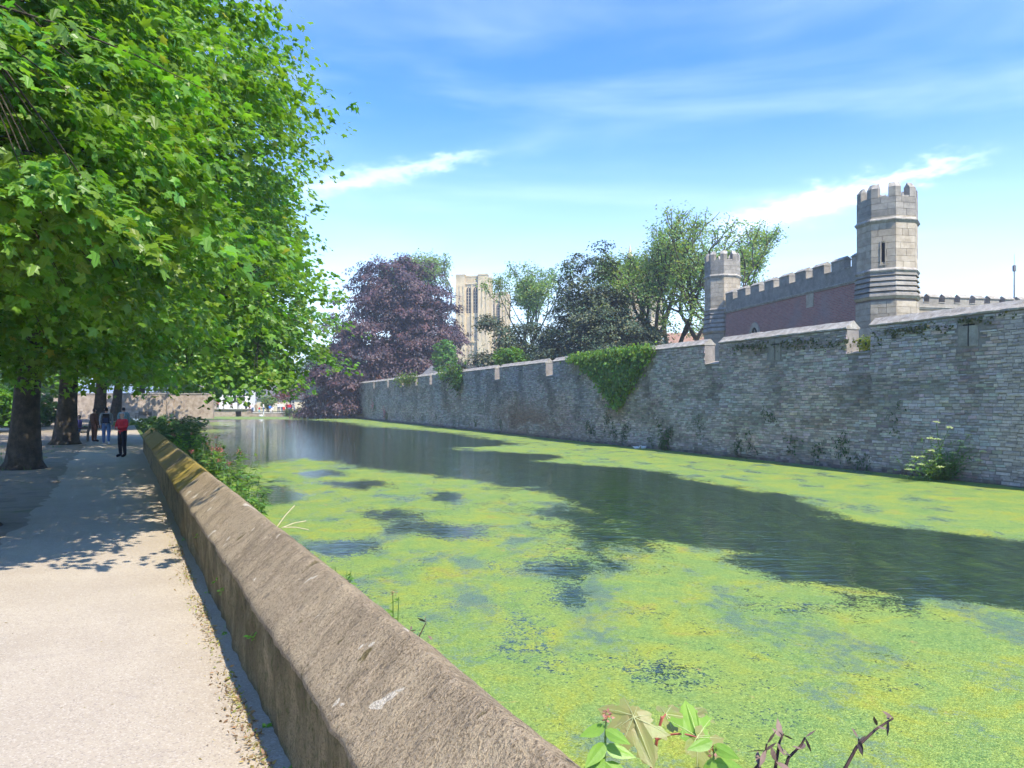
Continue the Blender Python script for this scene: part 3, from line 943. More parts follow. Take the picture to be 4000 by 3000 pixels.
def turret(loc, r, z0, z_step0, z_step1, z_string, z_gap, z_top, label, slit):
    """octagonal turret: stepped base courses, shaft, string course, battlemented top"""
    root = empty("turret", (loc[0], loc[1], 0), label=label, cat="turret", group="octagonal stone turrets of the palace")
    a0 = math.radians(11.5) + math.pi / 8        # flats square to the palace walls
    rng = np.random.default_rng(int(loc[1] * 10))
    def ring(rr, za, zb, rr2=None):
        return MB().prism(octagon(loc, rr, a0), za, zb, poly2=octagon(loc, rr2 or rr, a0))
    ring(r * .985, z0, z_gap - .02).obj("shaft", M_MORTAR, root)
    # dressed blocks on the faces that can be seen
    def course(za, zb, rr, mat, top=False):
        pts = octagon(loc, rr, a0)
        for i in range(8):
            A, Bp = pts[i], pts[(i + 1) % 8]
            mid = (A + Bp) / 2 - np.array(loc)
            if mid @ np.array((-.35, -.94)) < -.35 * r:
                continue
            L = np.linalg.norm(Bp - A)
            k = rng.choice([1, 2, 2, 3])
            cutp = np.r_[0, np.sort(rng.uniform(.25, .75, k - 1)), 1] if k < 3 else np.array([0, .33, .64, 1])
            an = math.atan2((Bp - A)[1], (Bp - A)[0])
            nrm = unit(mid)
            for c0_, c1_ in zip(cutp[:-1], cutp[1:]):
                if c1_ - c0_ < .08:
                    continue
                cen = A + (Bp - A) * (c0_ + c1_) / 2 + nrm * (-.01)
                if slit and i == slit[0] and slit[1] < (za + zb) / 2 < slit[2]:
                    xm = (c0_ + c1_) / 2
                    half = .115 / L
                    for s_, e_ in ((c0_, min(c1_, .5 - half)), (max(c0_, .5 + half), c1_)):
                        if e_ - s_ > .06:
                            place_block(A + (Bp - A) * (s_ + e_) / 2 - nrm * .01, (e_ - s_) * L, za, zb, an, mat)
                    continue
                place_block(cen, (c1_ - c0_) * L, za, zb, an, mat)
    def place_block(cen, L, za, zb, an, mat):
        o = bpy.data.objects.new("ashlar_block", block_mesh(mat))
        link(o, root)
        o.location = (cen[0] - loc[0], cen[1] - loc[1], (za + zb) / 2)
        o.rotation_euler = (0, 0, an)
        o.scale = (L - .007, .045 + rng.uniform(0, .006), zb - za - .007)
    made = set(root.children)
    z = z0
    zz = []
    while z < z_gap - .05:
        h = rng.uniform(.26, .36)
        zz.append((z, min(z + h, z_gap)))
        z += h
    for za, zb in zz:
        if zb < z_step0 or za > z_step1:
            course(za, zb, r if za > z_step1 else r * 1.04, M_ASHLAR_DK if za > z_string else M_ASHLAR)
    blocks = [c for c in root.children if c.name.startswith("ashlar_block")]
    # stepped weathering courses, each overhanging the one below it
    k = 5
    hs = (z_step1 - z_step0) / k
    for i in range(k):
        zb = z_step1 - i * hs
        rr = r * (1.0 + .014 * i)
        MB().prism(octagon(loc, rr * 1.06, a0), zb - hs + .03, zb - hs * .42, poly2=octagon(loc, rr * 1.035, a0)).prism(octagon(loc, rr * 1.035, a0), zb - hs * .42 + .001, zb - .005, poly2=octagon(loc, rr * .985, a0)).obj("weathered_course", M_ASHLAR_DK, root)
    MB().prism(octagon(loc, r * 1.05, a0), z_step0 - .10, z_step0 + .02, poly2=octagon(loc, r * 1.11, a0)).obj("base_moulding", M_ASHLAR, root)
    for zs in (z_step1 + .02, z_string):
        MB().prism(octagon(loc, r * 1.02, a0), zs - .14, zs - .02, poly2=octagon(loc, r * 1.085, a0)).prism(octagon(loc, r * 1.085, a0), zs - .019, zs + .02).prism(octagon(loc, r * 1.085, a0), zs + .021, zs + .12, poly2=octagon(loc, r * 1.01, a0)).obj("string_course", M_COPING, root)
    # merlons wrap the corners, with sloping caps
    po, pi = octagon(loc, r * 1.0, a0), octagon(loc, r * .74, a0)
    mid = (z_top - z_gap)
    for i in range(8):
        pv, nx = po[(i - 1) % 8], po[(i + 1) % 8]
        qv, qn = pi[(i - 1) % 8], pi[(i + 1) % 8]
        k = .28
        poly = np.array([po[i] + (pv - po[i]) * k, po[i], po[i] + (nx - po[i]) * k, pi[i] + (qn - pi[i]) * k, pi[i], pi[i] + (qv - pi[i]) * k])
        mr = MB().prism(poly, z_gap + .001, z_top - .25)
        me_ = mr.obj("merlon", M_ASHLAR_DK, root)
        cen = poly.mean(0)
        big = cen + (poly - cen) * 1.03
        small = poly.copy()
        ridge = (po[i] + pi[i]) / 2
        ra, rb = (poly[0] + poly[5]) / 2, (poly[2] + poly[3]) / 2
        V = [(*p, z_top - .25) for p in big] + [(*ra, z_top), (*ridge, z_top), (*rb, z_top)]
        fc_ = [(0, 1, 7, 6), (1, 2, 8, 7), (2, 3, 8), (3, 4, 7, 8), (4, 5, 6, 7), (5, 0, 6), (5, 4, 3, 2, 1, 0)]
        MB().add(V, fc_).obj("merlon_cap", M_COPING, root)
    for i in range(8):
        nx, qn = po[(i + 1) % 8], pi[(i + 1) % 8]
        a, b = .31, .69
        poly = np.array([po[i] + (nx - po[i]) * a, po[i] + (nx - po[i]) * b, pi[i] + (qn - pi[i]) * b, pi[i] + (qn - pi[i]) * a])
        MB().prism(poly, z_gap - .06, z_gap + .05).obj("gap_sill", M_COPING, root)
    if slit:
        pts = octagon(loc, r * .995, a0)
        A, Bp = pts[slit[0]], pts[(slit[0] + 1) % 8]
        m_, d_ = (A + Bp) / 2, unit(Bp - A)
        nr = unit(m_ - np.array(loc))
        def sbox(mb, x0, x1, z0_, z1_, t0, t1):
            P4 = [m_ + d_ * x0 + nr * t0, m_ + d_ * x1 + nr * t0, m_ + d_ * x1 + nr * t1, m_ + d_ * x0 + nr * t1]
            mb.prism(P4, z0_, z1_)
        s = MB(); sbox(s, -.075, .075, slit[1] + .05, slit[2] - .05, -.02, .006); s.obj("slit_window", M_DARK, root)
        for x0, x1, za, zb in ((-.13, -.08, slit[1], slit[2]), (.08, .13, slit[1], slit[2]), (-.079, .079, slit[2] - .05, slit[2]), (-.16, .16, slit[1] - .06, slit[1])):
            s = MB(); sbox(s, x0, x1, za, zb, 0.0, .05); s.obj("window_jamb", M_ASHLAR, root)
    bpy.context.view_layer.update()
    for ch in root.children:
        if not ch.name.startswith("ashlar_block"):
            ch.matrix_parent_inverse = root.matrix_world.inverted()
    return root

T1 = (18.56, 38.0)
T2 = (14.93, 54.5)
turret(T1, 1.40, 0.0, 7.05, 8.30, 10.74, 11.85, 12.55, "tall near octagonal turret with slit window, above the moat wall", (4, 8.62, 9.75))
turret(T2, 1.22, 0.0, 6.90, 8.42, 10.80, 11.88, 12.55, "smaller far octagonal turret beside the leafy tree", None)

CW = unit(np.array((-.203, 1.0, 0)))          # along the brick wall
CN = np.array((CW[1], -CW[0], 0))
def battlement(root, o, d, nrm, L, z_str, z_floor, z_top, period, mer, th, first=0.0, mat=M_ASHLAR_DK):
    """parapet with separate merlons and ridge caps along d from o"""
    o, d, nrm = np.asarray(o, float), np.asarray(d, float), np.asarray(nrm, float)
    def bx(mb, s0, s1, t0, t1, z0, z1):
        pl = [(o + d * s + nrm * t)[:2] for s, t in ((s0, t0), (s1, t0), (s1, t1), (s0, t1))]
        mb.prism(pl, z0, z1)
    b = MB(); bx(b, 0, L, 0, th, z_str + .071, z_floor); b.obj("parapet", mat, root)
    b = MB(); bx(b, 0, L, -.09, 0.03, z_str, z_str + .07); bx(b, 0, L, -.05, .03, z_str - .08, z_str - .001); b.obj("string_course", M_COPING, root)
    s = first
    while s < L - .1:
        e = min(s + mer, L)
        b = MB(); bx(b, max(s, 0), e, 0, th, z_floor + .001, z_top - .2); b.obj("merlon", mat, root)
        if e + period - mer < L:
            b = MB(); bx(b, e + .002, e + period - mer - .002, -.03, th + .02, z_floor + .001, z_floor + .04); b.obj("gap_sill", M_COPING, root)
        A = o + d * max(s - .02, 0) + np.array((0, 0, z_top - .2)); 
        b = MB().sweep([(-.05, .001), (-.05, .04), (th / 2, .22), (th + .05, .04), (th + .05, .001)], A, nrm, d, e - max(s, 0) + .04)
        b.obj("merlon_cap", M_COPING, root)
        s += period

# brick range between the turrets
o0 = np.array((17.62, 38.6, 0))
br = empty("brick_range", tuple(o0), math.atan2(CW[1], CW[0]) + math.pi, label="red brick palace wall with dark battlements between the two turrets", cat="building", kind="thing")
L = 14.6
bm_ = MB()
pl = [(o0 + CW * s + CN * t)[:2] for s, t in ((0, 0), (L, 0), (L, .45), (0, .45))]
bm_.prism(pl, 0, 8.07).obj("brick_wall", M_BRICK, br)
battlement(br, o0, CW, CN, L, 8.15, 8.92, 9.62, 1.72, 1.08, .42, first=-.2)
# pointed window just above the moat wall
def arch_pts(wd, zs, rise, n=9):
    r_ = (rise * rise + wd * wd / 4) / wd if rise > wd / 2 else wd
    out = []
    for i in range(n + 1):
        t = i / n
        x = -wd / 2 + wd / 2 * t
        out.append((x, zs + rise * math.sin(math.acos(max(-1, min(1, 1 - t))))))
    return out + [(-x, z) for x, z in out[-2::-1]]
ac = 10.6
def on_wall(x, z, t):
    return o0 + CW * (ac + x) + CN * t + np.array((0, 0, z))
ap_i, ap_o = arch_pts(1.1, 5.6, 1.15), arch_pts(1.55, 5.6, 1.48)
n = len(ap_i)
MB().add([on_wall(x, z, -.012) for x, z in ap_i] + [on_wall(-.55, 4, -.012), on_wall(.55, 4, -.012)], [tuple(range(n)) + (n + 1, n)]).obj("window_opening", M_DARK, br)
V = [on_wall(x, z, -.08) for x, z in ap_i] + [on_wall(x, z, -.08) for x, z in ap_o] + [on_wall(x, z, 0) for x, z in ap_o] + [on_wall(x, z, 0) for x, z in ap_i]
fcs = []
for k in range(4):
    fcs += [(k * n + i, k * n + i + 1, ((k + 1) % 4) * n + i + 1, ((k + 1) % 4) * n + i) for i in range(n - 1)]
MB().add(V, fcs).obj("arch_moulding", M_ASHLAR, br)
MB().add([on_wall(x, z, t) for x in (-.04, .04) for z in (4.2, 6.6) for t in (-.06, -.015)], [(0, 1, 3, 2), (4, 6, 7, 5), (0, 4, 5, 1), (2, 3, 7, 6), (0, 2, 6, 4), (1, 5, 7, 3)]).obj("mullion", M_ASHLAR, br)
for s0 in (4.3, 4.75):
    pass
MB().add([(o0 + CW * s + CN * t + np.array((0, 0, z))) for s in (4.2, 4.9) for z in (7.3, 8.06) for t in (-.03, -.0)], [(0, 1, 3, 2), (4, 6, 7, 5), (0, 4, 5, 1), (2, 3, 7, 6), (0, 2, 6, 4), (1, 5, 7, 3)]).obj("stone_patch", M_ASHLAR, br)
fix_parent(br)

# sunlit battlements to the right of the near turret
o1 = np.array((19.7, 39.4, 0))
pd = unit(np.array((1.0, .203, 0)))
pn = np.array((-pd[1], pd[0], 0))
cw = empty("battlemented_wall", tuple(o1), label="sunlit low battlemented wall behind the moat wall, right of the near turret", cat="wall", kind="thing")
MB().prism([(o1 + pd * s + pn * t)[:2] for s, t in ((0, 0), (13, 0), (13, .42), (0, .42))], 0, 6.80).obj("wall_body", M_ASHLAR, cw)
battlement(cw, o1, pd, pn, 13.0, 6.88, 7.14, 7.62, .92, .56, .42, first=.12)
fix_parent(cw)
an_ = P(3962, 1160, 46)
ant = empty("aerial_mast", (an_[0], an_[1], 0), label="thin grey aerial mast rising behind the right-hand battlements", cat="mast")
MB().tube([(an_[0], an_[1], 0), (an_[0], an_[1], 8.2), (an_[0], an_[1], 10.2)], [.05, .045, .03]).obj("pole", M_METAL, ant)
MB().tube([(an_[0], an_[1], 10.2), (an_[0], an_[1], 10.85)], [.016, .012], 4).obj("whip", M_METAL, ant)
MB().box((an_[0], an_[1], 10.0), (.14, .14, .35)).obj("junction_box", M_METAL, ant)
fix_parent(ant)

# ---------------------------------------------------------------- cathedral towers
def cath_tower(c, wd, z_top, rz, label, name="cathedral_tower", pinn=False, lanc=True):
    root = empty(name, (c[0], c[1], 0), rz, label=label, cat="tower", kind="thing")
    h = wd / 2
    core = wd * .80
    MB().box((0, 0, z_top / 2 - .6), (core, core, z_top - 1.2)).obj("tower_shaft", M_CATH, root)
    zm = z_top * .50
    for sx in (-1, 1):
        for sy in (-1, 1):
            b = MB()
            bw = wd * .30
            cx, cy = sx * (h - bw / 2), sy * (h - bw / 2)
            b.box((cx, cy, z_top * .45), (bw, bw, z_top * .9))
            b.box((cx, cy, z_top * .925 + .001), (bw * .93, bw * .93, z_top * .15))
            b.box((cx, cy, z_top + .25), (bw * 1.0, bw * 1.0, .5))
            b.box((cx, cy, zm + .3), (bw * 1.10, bw * 1.10, .5))
            b.box((cx, cy, zm * .62), (bw * 1.08, bw * 1.08, zm * 1.15))
            b.obj("corner_buttress", M_CATH, root)
            for k in range(3):                   # vertical shafts on the buttress fronts
                x = cx + (k - 1) * bw * .40
                s = MB()
                s.box((x, cy + sy * (bw / 2 + .12), z_top * .72), (bw * .14, .24, z_top * .42))
                s.obj("shaft_rib", M_CATH, root)
            g_ = MB()                            # gabled offset
            g_.prism([(cx - bw * .5, cy - sy * 0 - bw * .56), (cx + bw * .5, cy - bw * .56), (cx + bw * .5, cy + bw * .56), (cx - bw * .5, cy + bw * .56)], z_top * .70, z_top * .76,
                     poly2=[(cx - .05, cy - bw * .56), (cx + .05, cy - bw * .56), (cx + .05, cy + bw * .56), (cx - .05, cy + bw * .56)])
            g_.obj("buttress_gable", M_CATH, root)
            if pinn:
                MB().prism(octagon((cx, cy), bw * .35, 0), z_top + .5, z_top + 6.5, poly2=octagon((cx, cy), .06, 0)).obj("pinnacle", M_CATH, root)
    for face in range(2):                        # the two sides that can be seen: front and right
        rot = [0, math.pi / 2][face]
        def rp(x, y):
            ca_, sa_ = math.cos(rot), math.sin(rot)
            return (x * ca_ - y * sa_, x * sa_ + y * ca_)
        yf = -core / 2
        def fbox(x0, x1, z0, z1, d0, d1, nm, mt):
            pts = [rp(x0, yf - d0), rp(x1, yf - d0), rp(x1, yf - d1), rp(x0, yf - d1)]
            b = MB().prism(pts[::-1], z0, z1)
            b.obj(nm, mt, root)
        span = wd * .42
        for k in (-1, 1):                        # paired belfry lancets
            xc = k * span * .26
            ww = span * .32
            zb0, zb1 = z_top * .72, z_top * .885
            ap = arch_pts(ww, zb1, ww * .9, 6)
            pts = [(*rp(xc + x, yf - .015), z) for x, z in ap] + [(*rp(xc - ww / 2, yf - .015), zb0), (*rp(xc + ww / 2, yf - .015), zb0)]
            nn = len(ap)
            wn_ = MB().add(pts, [tuple(range(nn)) + (nn + 1, nn)]).obj("belfry_window", M_DARK, root)
            for q in range(7):
                zq = zb0 + (zb1 - zb0) * (q + .5) / 7
                lv = MB().prism([rp(xc - ww * .42, yf - .02), rp(xc + ww * .42, yf - .02), rp(xc + ww * .42, yf - .12), rp(xc - ww * .42, yf - .12)][::-1], zq, zq + .16)
                lv.obj("louvre", M_CATH_DK, wn_)
            mu = MB().prism([rp(xc - .09, yf - .13), rp(xc + .09, yf - .13), rp(xc + .09, yf - .25), rp(xc - .09, yf - .25)][::-1], zb0, zb1 + ww * .7)
            mu.obj("mullion", M_CATH, wn_)
            fbox(xc - ww * .42, xc + ww * .42, z_top * .53, z_top * .69, .0, .04, "blind_panel", M_CATH_DK)  # shallow proud slab, its darker colour paints a recess
        for x in (-span * .54, 0, span * .54):
            fbox(x - .22, x + .22, zm, z_top * .93, .0, .42, "shaft_rib", M_CATH)
        fbox(-span * .72, span * .72, z_top * .935, z_top * .95, 0, .35, "string_course", M_CATH)
        fbox(-span * .72, span * .72, z_top * .951, z_top - .3, 0, .12, "parapet", M_CATH)
        for q in range(12):
            x = -span * .6 + span * 1.2 * q / 11
            fbox(x - .09, x + .09, z_top * .953, z_top - .35, .121, .25, "parapet_rib", M_CATH)
        fbox(-span * .72, span * .72, z_top - .299, z_top + .1, 0, .3, "coping", M_CATH)
        fbox(-span * .9, span * .9, zm - .2, zm + .25, 0, .5, "string_course", M_CATH)
        for q in range(6):                       # arcade of niches low on the tower, recess shade painted on slabs
            x = -span * .65 + span * 1.3 * q / 5
            fbox(x - .35, x + .35, z_top * .30, z_top * .46, 0, .03, "niche", M_CATH_DK)
            fbox(x - .52, x - .40, z_top * .28, z_top * .48, 0, .3, "niche_shaft", M_CATH)
    return root
ct = P(1854, 1080, 254)
cath_tower((ct[0], ct[1]), 10.6, 43.0, R(-9), "golden stone cathedral tower with paired belfry windows, right of the copper beech")
ct2 = P(1931, 1135, 276)
cath_tower((ct2[0] + 1, ct2[1]), 8.6, 40.5, R(-9), "further cathedral tower half hidden behind the front one", lanc=False)
ct3 = P(2512, 1010, 272)
cath_tower((ct3[0], ct3[1]), 13.0, 50.5, R(-9), "central cathedral tower with pinnacles showing through the leafy tree", pinn=True)

def gable_house(name, label, c, size, rz, wall, roof, h, rise, wins=(), chim=False, cat="house", bounds=None):
    root = empty(name, (c[0], c[1], c[2]), rz, label=label, cat=cat, kind="thing")
    lx, ly = size
    V = [(-lx / 2, -ly / 2, -.2), (lx / 2, -ly / 2, -.2), (lx / 2, ly / 2, -.2), (-lx / 2, ly / 2, -.2),
         (-lx / 2, -ly / 2, h), (lx / 2, -ly / 2, h), (lx / 2, ly / 2, h), (-lx / 2, ly / 2, h), (-lx / 2, 0, h + rise), (lx / 2, 0, h + rise)]
    MB().add(V, [(0, 1, 5, 4), (2, 3, 7, 6), (1, 2, 6, 9, 5), (3, 0, 4, 8, 7), (4, 5, 9, 8), (6, 7, 8, 9)]).obj("house_wall", wall, root)
    e = .35
    s = rise / (ly / 2)
    rf = MB()
    for sy in (-1, 1):
        A = [(-lx / 2 - e, sy * (ly / 2 + e), h - s * e + .03), (lx / 2 + e, sy * (ly / 2 + e), h - s * e + .03), (lx / 2 + e, 0, h + rise + .03), (-lx / 2 - e, 0, h + rise + .03)]
        Bq = [(x, y, z + .14) for x, y, z in A]
        rf.add(A + Bq, [(0, 1, 2, 3), (7, 6, 5, 4), (0, 4, 5, 1), (1, 5, 6, 2), (2, 6, 7, 3), (3, 7, 4, 0)])
    r_ = rf.obj("roof", roof, root)
    if chim:
        MB().box((lx * .3, 0, h + rise + .5), (.7, .6, 1.8)).box((lx * .3, 0, h + rise + 1.45), (.85, .75, .15)).obj("chimney", M_GWALL, r_)
    for x, z, ww, hh, face in wins:
        if face == 'f':
            q = lambda a, b, t: (a, -ly / 2 - t, b)
        else:
            q = lambda a, b, t: (lx / 2 + t, a, b)
        def wb(x0, x1, z0, z1, t0, t1, nm, mt, par):
            pts = [q(x0, z0, t0), q(x1, z0, t0), q(x1, z0, t1), q(x0, z0, t1), q(x0, z1, t0), q(x1, z1, t0), q(x1, z1, t1), q(x0, z1, t1)]
            return MB().add(pts, [(0, 1, 2, 3), (7, 6, 5, 4), (0, 4, 5, 1), (1, 5, 6, 2), (2, 6, 7, 3), (3, 7, 4, 0)]).obj(nm, mt, par)
        wdw = wb(x - ww / 2, x + ww / 2, z, z + hh, .003, .02, "window", M_GLASS, root)
        for k in range(3):
            xx = x - ww / 2 + ww * k / 2
            wb(xx - .04, xx + .04, z, z + hh, .021, .06, "window_bar", M_WHITE, wdw)
        for k in range(3):
            zz = z + hh * k / 2
            wb(x - ww / 2, x + ww / 2, zz - .035, zz + .035, .0205, .05, "window_bar", M_WHITE, wdw)
        wb(x - ww / 2 - .1, x + ww / 2 + .1, z - .14, z - .04, .003, .14, "window_sill", M_COPING, wdw)
    return root
# roofs seen over the moat wall
c = P(1808, 1425, 120)
gable_house("garden_hall", "low hall with grey stone slate roof between copper beech and cathedral", (c[0] - 1, c[1], 0), (10, 7), R(-35), M_ASHLAR, M_SLATE, 5.2, 2.4, cat="building")
c = P(2480, 1372, 62)
gable_house("tiled_shed", "orange tiled roof just showing over the wall above the ivy", (c[0], c[1], 0), (6, 3), R(-68), M_GWALL, M_TILE, 5.25, .75, cat="building")
c = P(2705, 1290, 95)
gable_house("palace_range", "cream stone palace building with red-brown roof behind the leafy tree", (c[0] + 1.5, c[1], 0), (9, 7), R(-8), M_CREAM, M_TILE, 7.4, 3.0, [(-2.5, 5.0, 1.2, 1.8, 'f'), (.5, 5.0, 1.2, 1.8, 'f')], cat="building")
# houses across the far end of the moat
c = P(925, 1598, 160)
gable_house("white_house", "white house with small-paned windows and slate roof facing the far bank", (c[0], c[1], .3), (6.2, 5.5), R(4), M_WHITE, M_SLATE, 4.4, 2.4,
            [(-1.2, 2.1, .9, 1.5, 'f'), (.7, 1.9, 1.1, 1.7, 'f'), (1.95, 1.9, 1.1, 1.7, 'f')], chim=True)
c = P(845, 1598, 176)
gable_house("brick_house", "brown brick house with grey slate roof behind the white house", (c[0], c[1], .3), (9, 8), R(10), M_GWALL, M_SLATE, 6.6, 3.0, [(-2, 3.6, 1.0, 1.5, 'f'), (2, 3.6, 1.0, 1.5, 'f')], chim=True)
c = P(1125, 1600, 172)
gable_house("cream_cottage", "low cream cottage in the shade behind the red-leaved tree", (c[0], c[1], .2), (12, 6), R(-4), M_CREAM, M_SLATE, 2.7, 2.6, [(-3, .9, 1.2, 1.1, 'f'), (2, .9, 1.2, 1.1, 'f')], cat="house")
c = P(648, 1610, 120)
gable_house("white_outbuilding", "small plain white outbuilding beyond the end of the low wall", (c[0], c[1], 0), (4.2, 4), R(5), M_WHITE, M_SLATE, 2.4, .9, cat="building")

# sunlit rubble garden wall behind the row of trunks
gw = empty("garden_wall", (-50, 92, 0), R(3), label="sunlit pinkish rubble garden wall behind the tree trunks", cat="wall", kind="thing")
MB().box((-12, 0, 1.45), (52, .5, 2.9)).obj("wall_body", M_GWALL, gw)
for k in range(9):
    MB().box((-35 + k * 5.7, 0, 2.98), (5.6, .62, .16)).obj("coping_stone", M_COPING, gw)
for k in range(4):
    MB().box((-30 + k * 13, -.35, 1.2), (.7, .22, 2.4)).obj("buttress", M_GWALL, gw)

# ---------------------------------------------------------------- far bank
fbk = empty("far_bank", (-55, 142, 0), label="low stone embankment with raised platform at the far end of the moat", cat="embankment", kind="thing")
x0 = P(820, 1600, 142)[0]; x1 = P(965, 1600, 142)[0]
pf = MB()
ox0, ox1 = P(921, 0, 142)[0], P(944, 0, 142)[0]
pf.box(((x0 - 8 + ox0) / 2, 143.5, -.15), (ox0 - x0 + 8, 3.4, 1.5))
pf.box(((ox1 + x1) / 2, 143.5, -.15), (x1 - ox1, 3.4, 1.5))
pf.box(((ox0 + ox1) / 2, 143.5, .42), (ox1 - ox0 - .004, 3.38, .36))
pf.obj("platform", M_GWALL, fbk)
MB().box(((x0 - 8 + x1) / 2, 143.4, .66), (x1 - x0 + 8.3, 3.7, .12)).obj("platform_paving", M_COPING, fbk)
MB().box(((ox0 + ox1) / 2, 144.9, -.2), (ox1 - ox0, .2, .9)).obj("culvert", M_DARK, fbk)  # dark back panel paints the shade inside the opening
x2 = P(1196, 1600, 142)[0]
MB().box(((x1 + x2) / 2, 142.4, -.45), (x2 - x1, .9, .7)).obj("kerb_wall", M_GWALL, fbk)
MB().box(((x1 + x2) / 2, 142.4, -.07), (x2 - x1, 1.0, .05)).obj("kerb_coping", M_COPING, fbk)
fix_parent(fbk)
MB().add([(x1 - 3, 142.9, .012), (x2, 142.9, .012), (x2 + 3, 158, .012), (x1 - 6, 158, .012)], [(0, 1, 2, 3)]).obj("far_path", M_PATH, kind="structure")

# ================================================================== FOLIAGE
def tmpl(half, curl=.28, droop=.18):
    """leaf from a half outline (x >= 0), two faces meeting at the midrib"""
    h = np.array(half, float)
    mid = h[(0, -1), :]
    Rv = h
    Lv = h[1:-1] * np.array((-1, 1))
    V2 = np.vstack([Rv, Lv])
    V = np.c_[V2, -curl * np.abs(V2[:, 0]) - droop * V2[:, 1] ** 2]
    n, k = len(Rv), len(Lv)
    f1 = list(range(n))
    f2 = [0] + [n - 1] + list(range(n + k - 1, n - 1, -1))
    return V, [f1, f2]
MAPLE_HI = tmpl([(0, 0), (.20, -.10), (.44, .0), (.31, .20), (.46, .32), (.62, .58), (.40, .55), (.22, .56), (.26, .74), (.0, 1.05)])
MAPLE = tmpl([(0, 0), (.42, -.02), (.30, .22), (.58, .56), (.22, .58), (.0, 1.03)])
MAPLE_LO = tmpl([(0, 0), (.48, .12), (.50, .52), (.0, 1.0)])
DIAMOND = tmpl([(0, 0), (.34, .42), (0, 1.0)], .2, .1)
LANCE = tmpl([(0, 0), (.20, .30), (.17, .6), (0, 1.0)], .3, .35)

def leaf_mesh(name, C, Nn, T, S, tp, col, mat):
    tv, tf = tp
    Nn = unit(Nn)
    T = unit(T - Nn * np.sum(T * Nn, 1, keepdims=True))
    Rr = np.cross(T, Nn)
    V = C[:, None, :] + S[:, None, None] * (tv[None, :, 0, None] * Rr[:, None, :] + tv[None, :, 1, None] * T[:, None, :] + tv[None, :, 2, None] * Nn[:, None, :])
    k = len(tv)
    fl = np.concatenate([np.array(f) for f in tf])
    sz = np.array([len(f) for f in tf])
    n = len(C)
    loops = (np.arange(n)[:, None] * k + fl[None, :]).ravel()
    return mesh_np(name, V.reshape(-1, 3), loops, np.tile(sz, n), mat, np.repeat(col, k, 0))

def crown_sprays(rng, ells, n, inner=.25, low_cut=None, lump=.16, nb=0, rb=1.0):
    """points spread through the outer shell of a union of ellipsoids, with outward directions"""
    ells = np.array(ells, float)
    area = (ells[:, 3] * ells[:, 4] + ells[:, 3] * ells[:, 5] + ells[:, 4] * ells[:, 5])
    which = rng.choice(len(ells), n, p=area / area.sum())
    d = unit(rng.normal(size=(n, 3)))
    rr = 1 - .42 * rng.random(n) ** 1.6
    rr = np.where(rng.random(n) < inner, rng.uniform(.25, .7, n), rr)
    rr *= 1 + lump * (fbm(d[:, 0] * 3 + which * 7, d[:, 2] * 3 + d[:, 1] * 2, 3, 2) - .45) * 2
    e = ells[which]
    C = e[:, :3] + d * rr[:, None] * e[:, 3:]
    out = unit(d / e[:, 3:])
    if nb:                                       # gather the sprays into flattened, slightly drooping boughs
        Cb, ob = C[:nb].copy(), out[:nb].copy()
        w_ = rng.integers(0, nb, n)
        off = rng.normal(0, 1, (n, 3)) * np.array((.62, .62, .17)) * rb
        hr = np.hypot(off[:, 0], off[:, 1])
        along = np.sum(off[:, :2] * ob[w_][:, :2], 1)
        off[:, 2] -= .18 * hr + .25 * along * (ob[w_][:, 2] < .5)
        loose = rng.random(n) < .08
        C = np.where(loose[:, None], C, Cb[w_] + off)
        out = np.where(loose[:, None], out, unit(ob[w_] + unit(off) * np.array((.5, .5, .1))))
    if low_cut is not None:
        k = C[:, 2] > low_cut
        C, out = C[k], out[k]
    return C, out

def spray_leaves(rng, C, out, per, spread, droop=.3, flat=.16, updom=1.0, outdom=.5, jitter=.45, tipdown=.45):
    n = len(C)
    a = unit(out * np.array((1, 1, .35)) + np.array((0, 0, -droop)) + rng.normal(0, .25, (n, 3)))
    b = unit(np.cross(a, np.array((0, 0, 1.0))) + rng.normal(0, .05, (n, 3)))
    up = np.cross(b, a)
    a, b, up = (np.repeat(x, per, 0) for x in (a, b, up))
    o = np.repeat(out, per, 0)
    N = n * per
    u = rng.uniform(-1, 1, N); v = rng.normal(0, .5, N)
    sp = np.repeat(spread * rng.uniform(.65, 1.3, n), per)
    pos = np.repeat(C, per, 0) + a * (u * sp)[:, None] + b * (v * sp * .75)[:, None] + up * (rng.normal(0, flat, N) * sp)[:, None]
    pos[:, 2] -= .22 * sp * (u ** 2 + v ** 2)
    nr = np.array((0, 0, updom)) + o * outdom + rng.normal(0, jitter, (N, 3))
    tip = a * 1.0 + b * np.sign(v)[:, None] * .8 + np.array((0, 0, -tipdown)) + rng.normal(0, .35, (N, 3))
    return pos, nr, tip

def leaf_colours(rng, n_spray, per, base, var=.22, hue=.12, yellow=.0):
    N = n_spray * per
    s = np.repeat(rng.uniform(1 - var, 1 + var, n_spray), per) * rng.uniform(.8, 1.2, N)
    c = np.array(base)[None] * s[:, None]
    h = np.repeat(rng.normal(0, hue, n_spray), per) + rng.normal(0, hue * .5, N)
    c[:, 0] *= 1 + h
    c[:, 2] *= 1 - h * .5
    if yellow:
        y = rng.random(N) < yellow
        c[y] = np.array((.30, .30, .05))
    return np.clip(c, .004, 1)

def bez(p0, p1, bend, n=7, rng=None, wob=.0):
    t = np.linspace(0, 1, n)[:, None]
    p0, p1, bend = map(lambda x: np.asarray(x, float), (p0, p1, bend))
    pm = (p0 + p1) / 2 + bend
    pts = (1 - t) ** 2 * p0 + 2 * t * (1 - t) * pm + t * t * p1
    if rng is not None and wob:
        pts[1:-1] += rng.normal(0, wob, (n - 2, 3))
    return pts

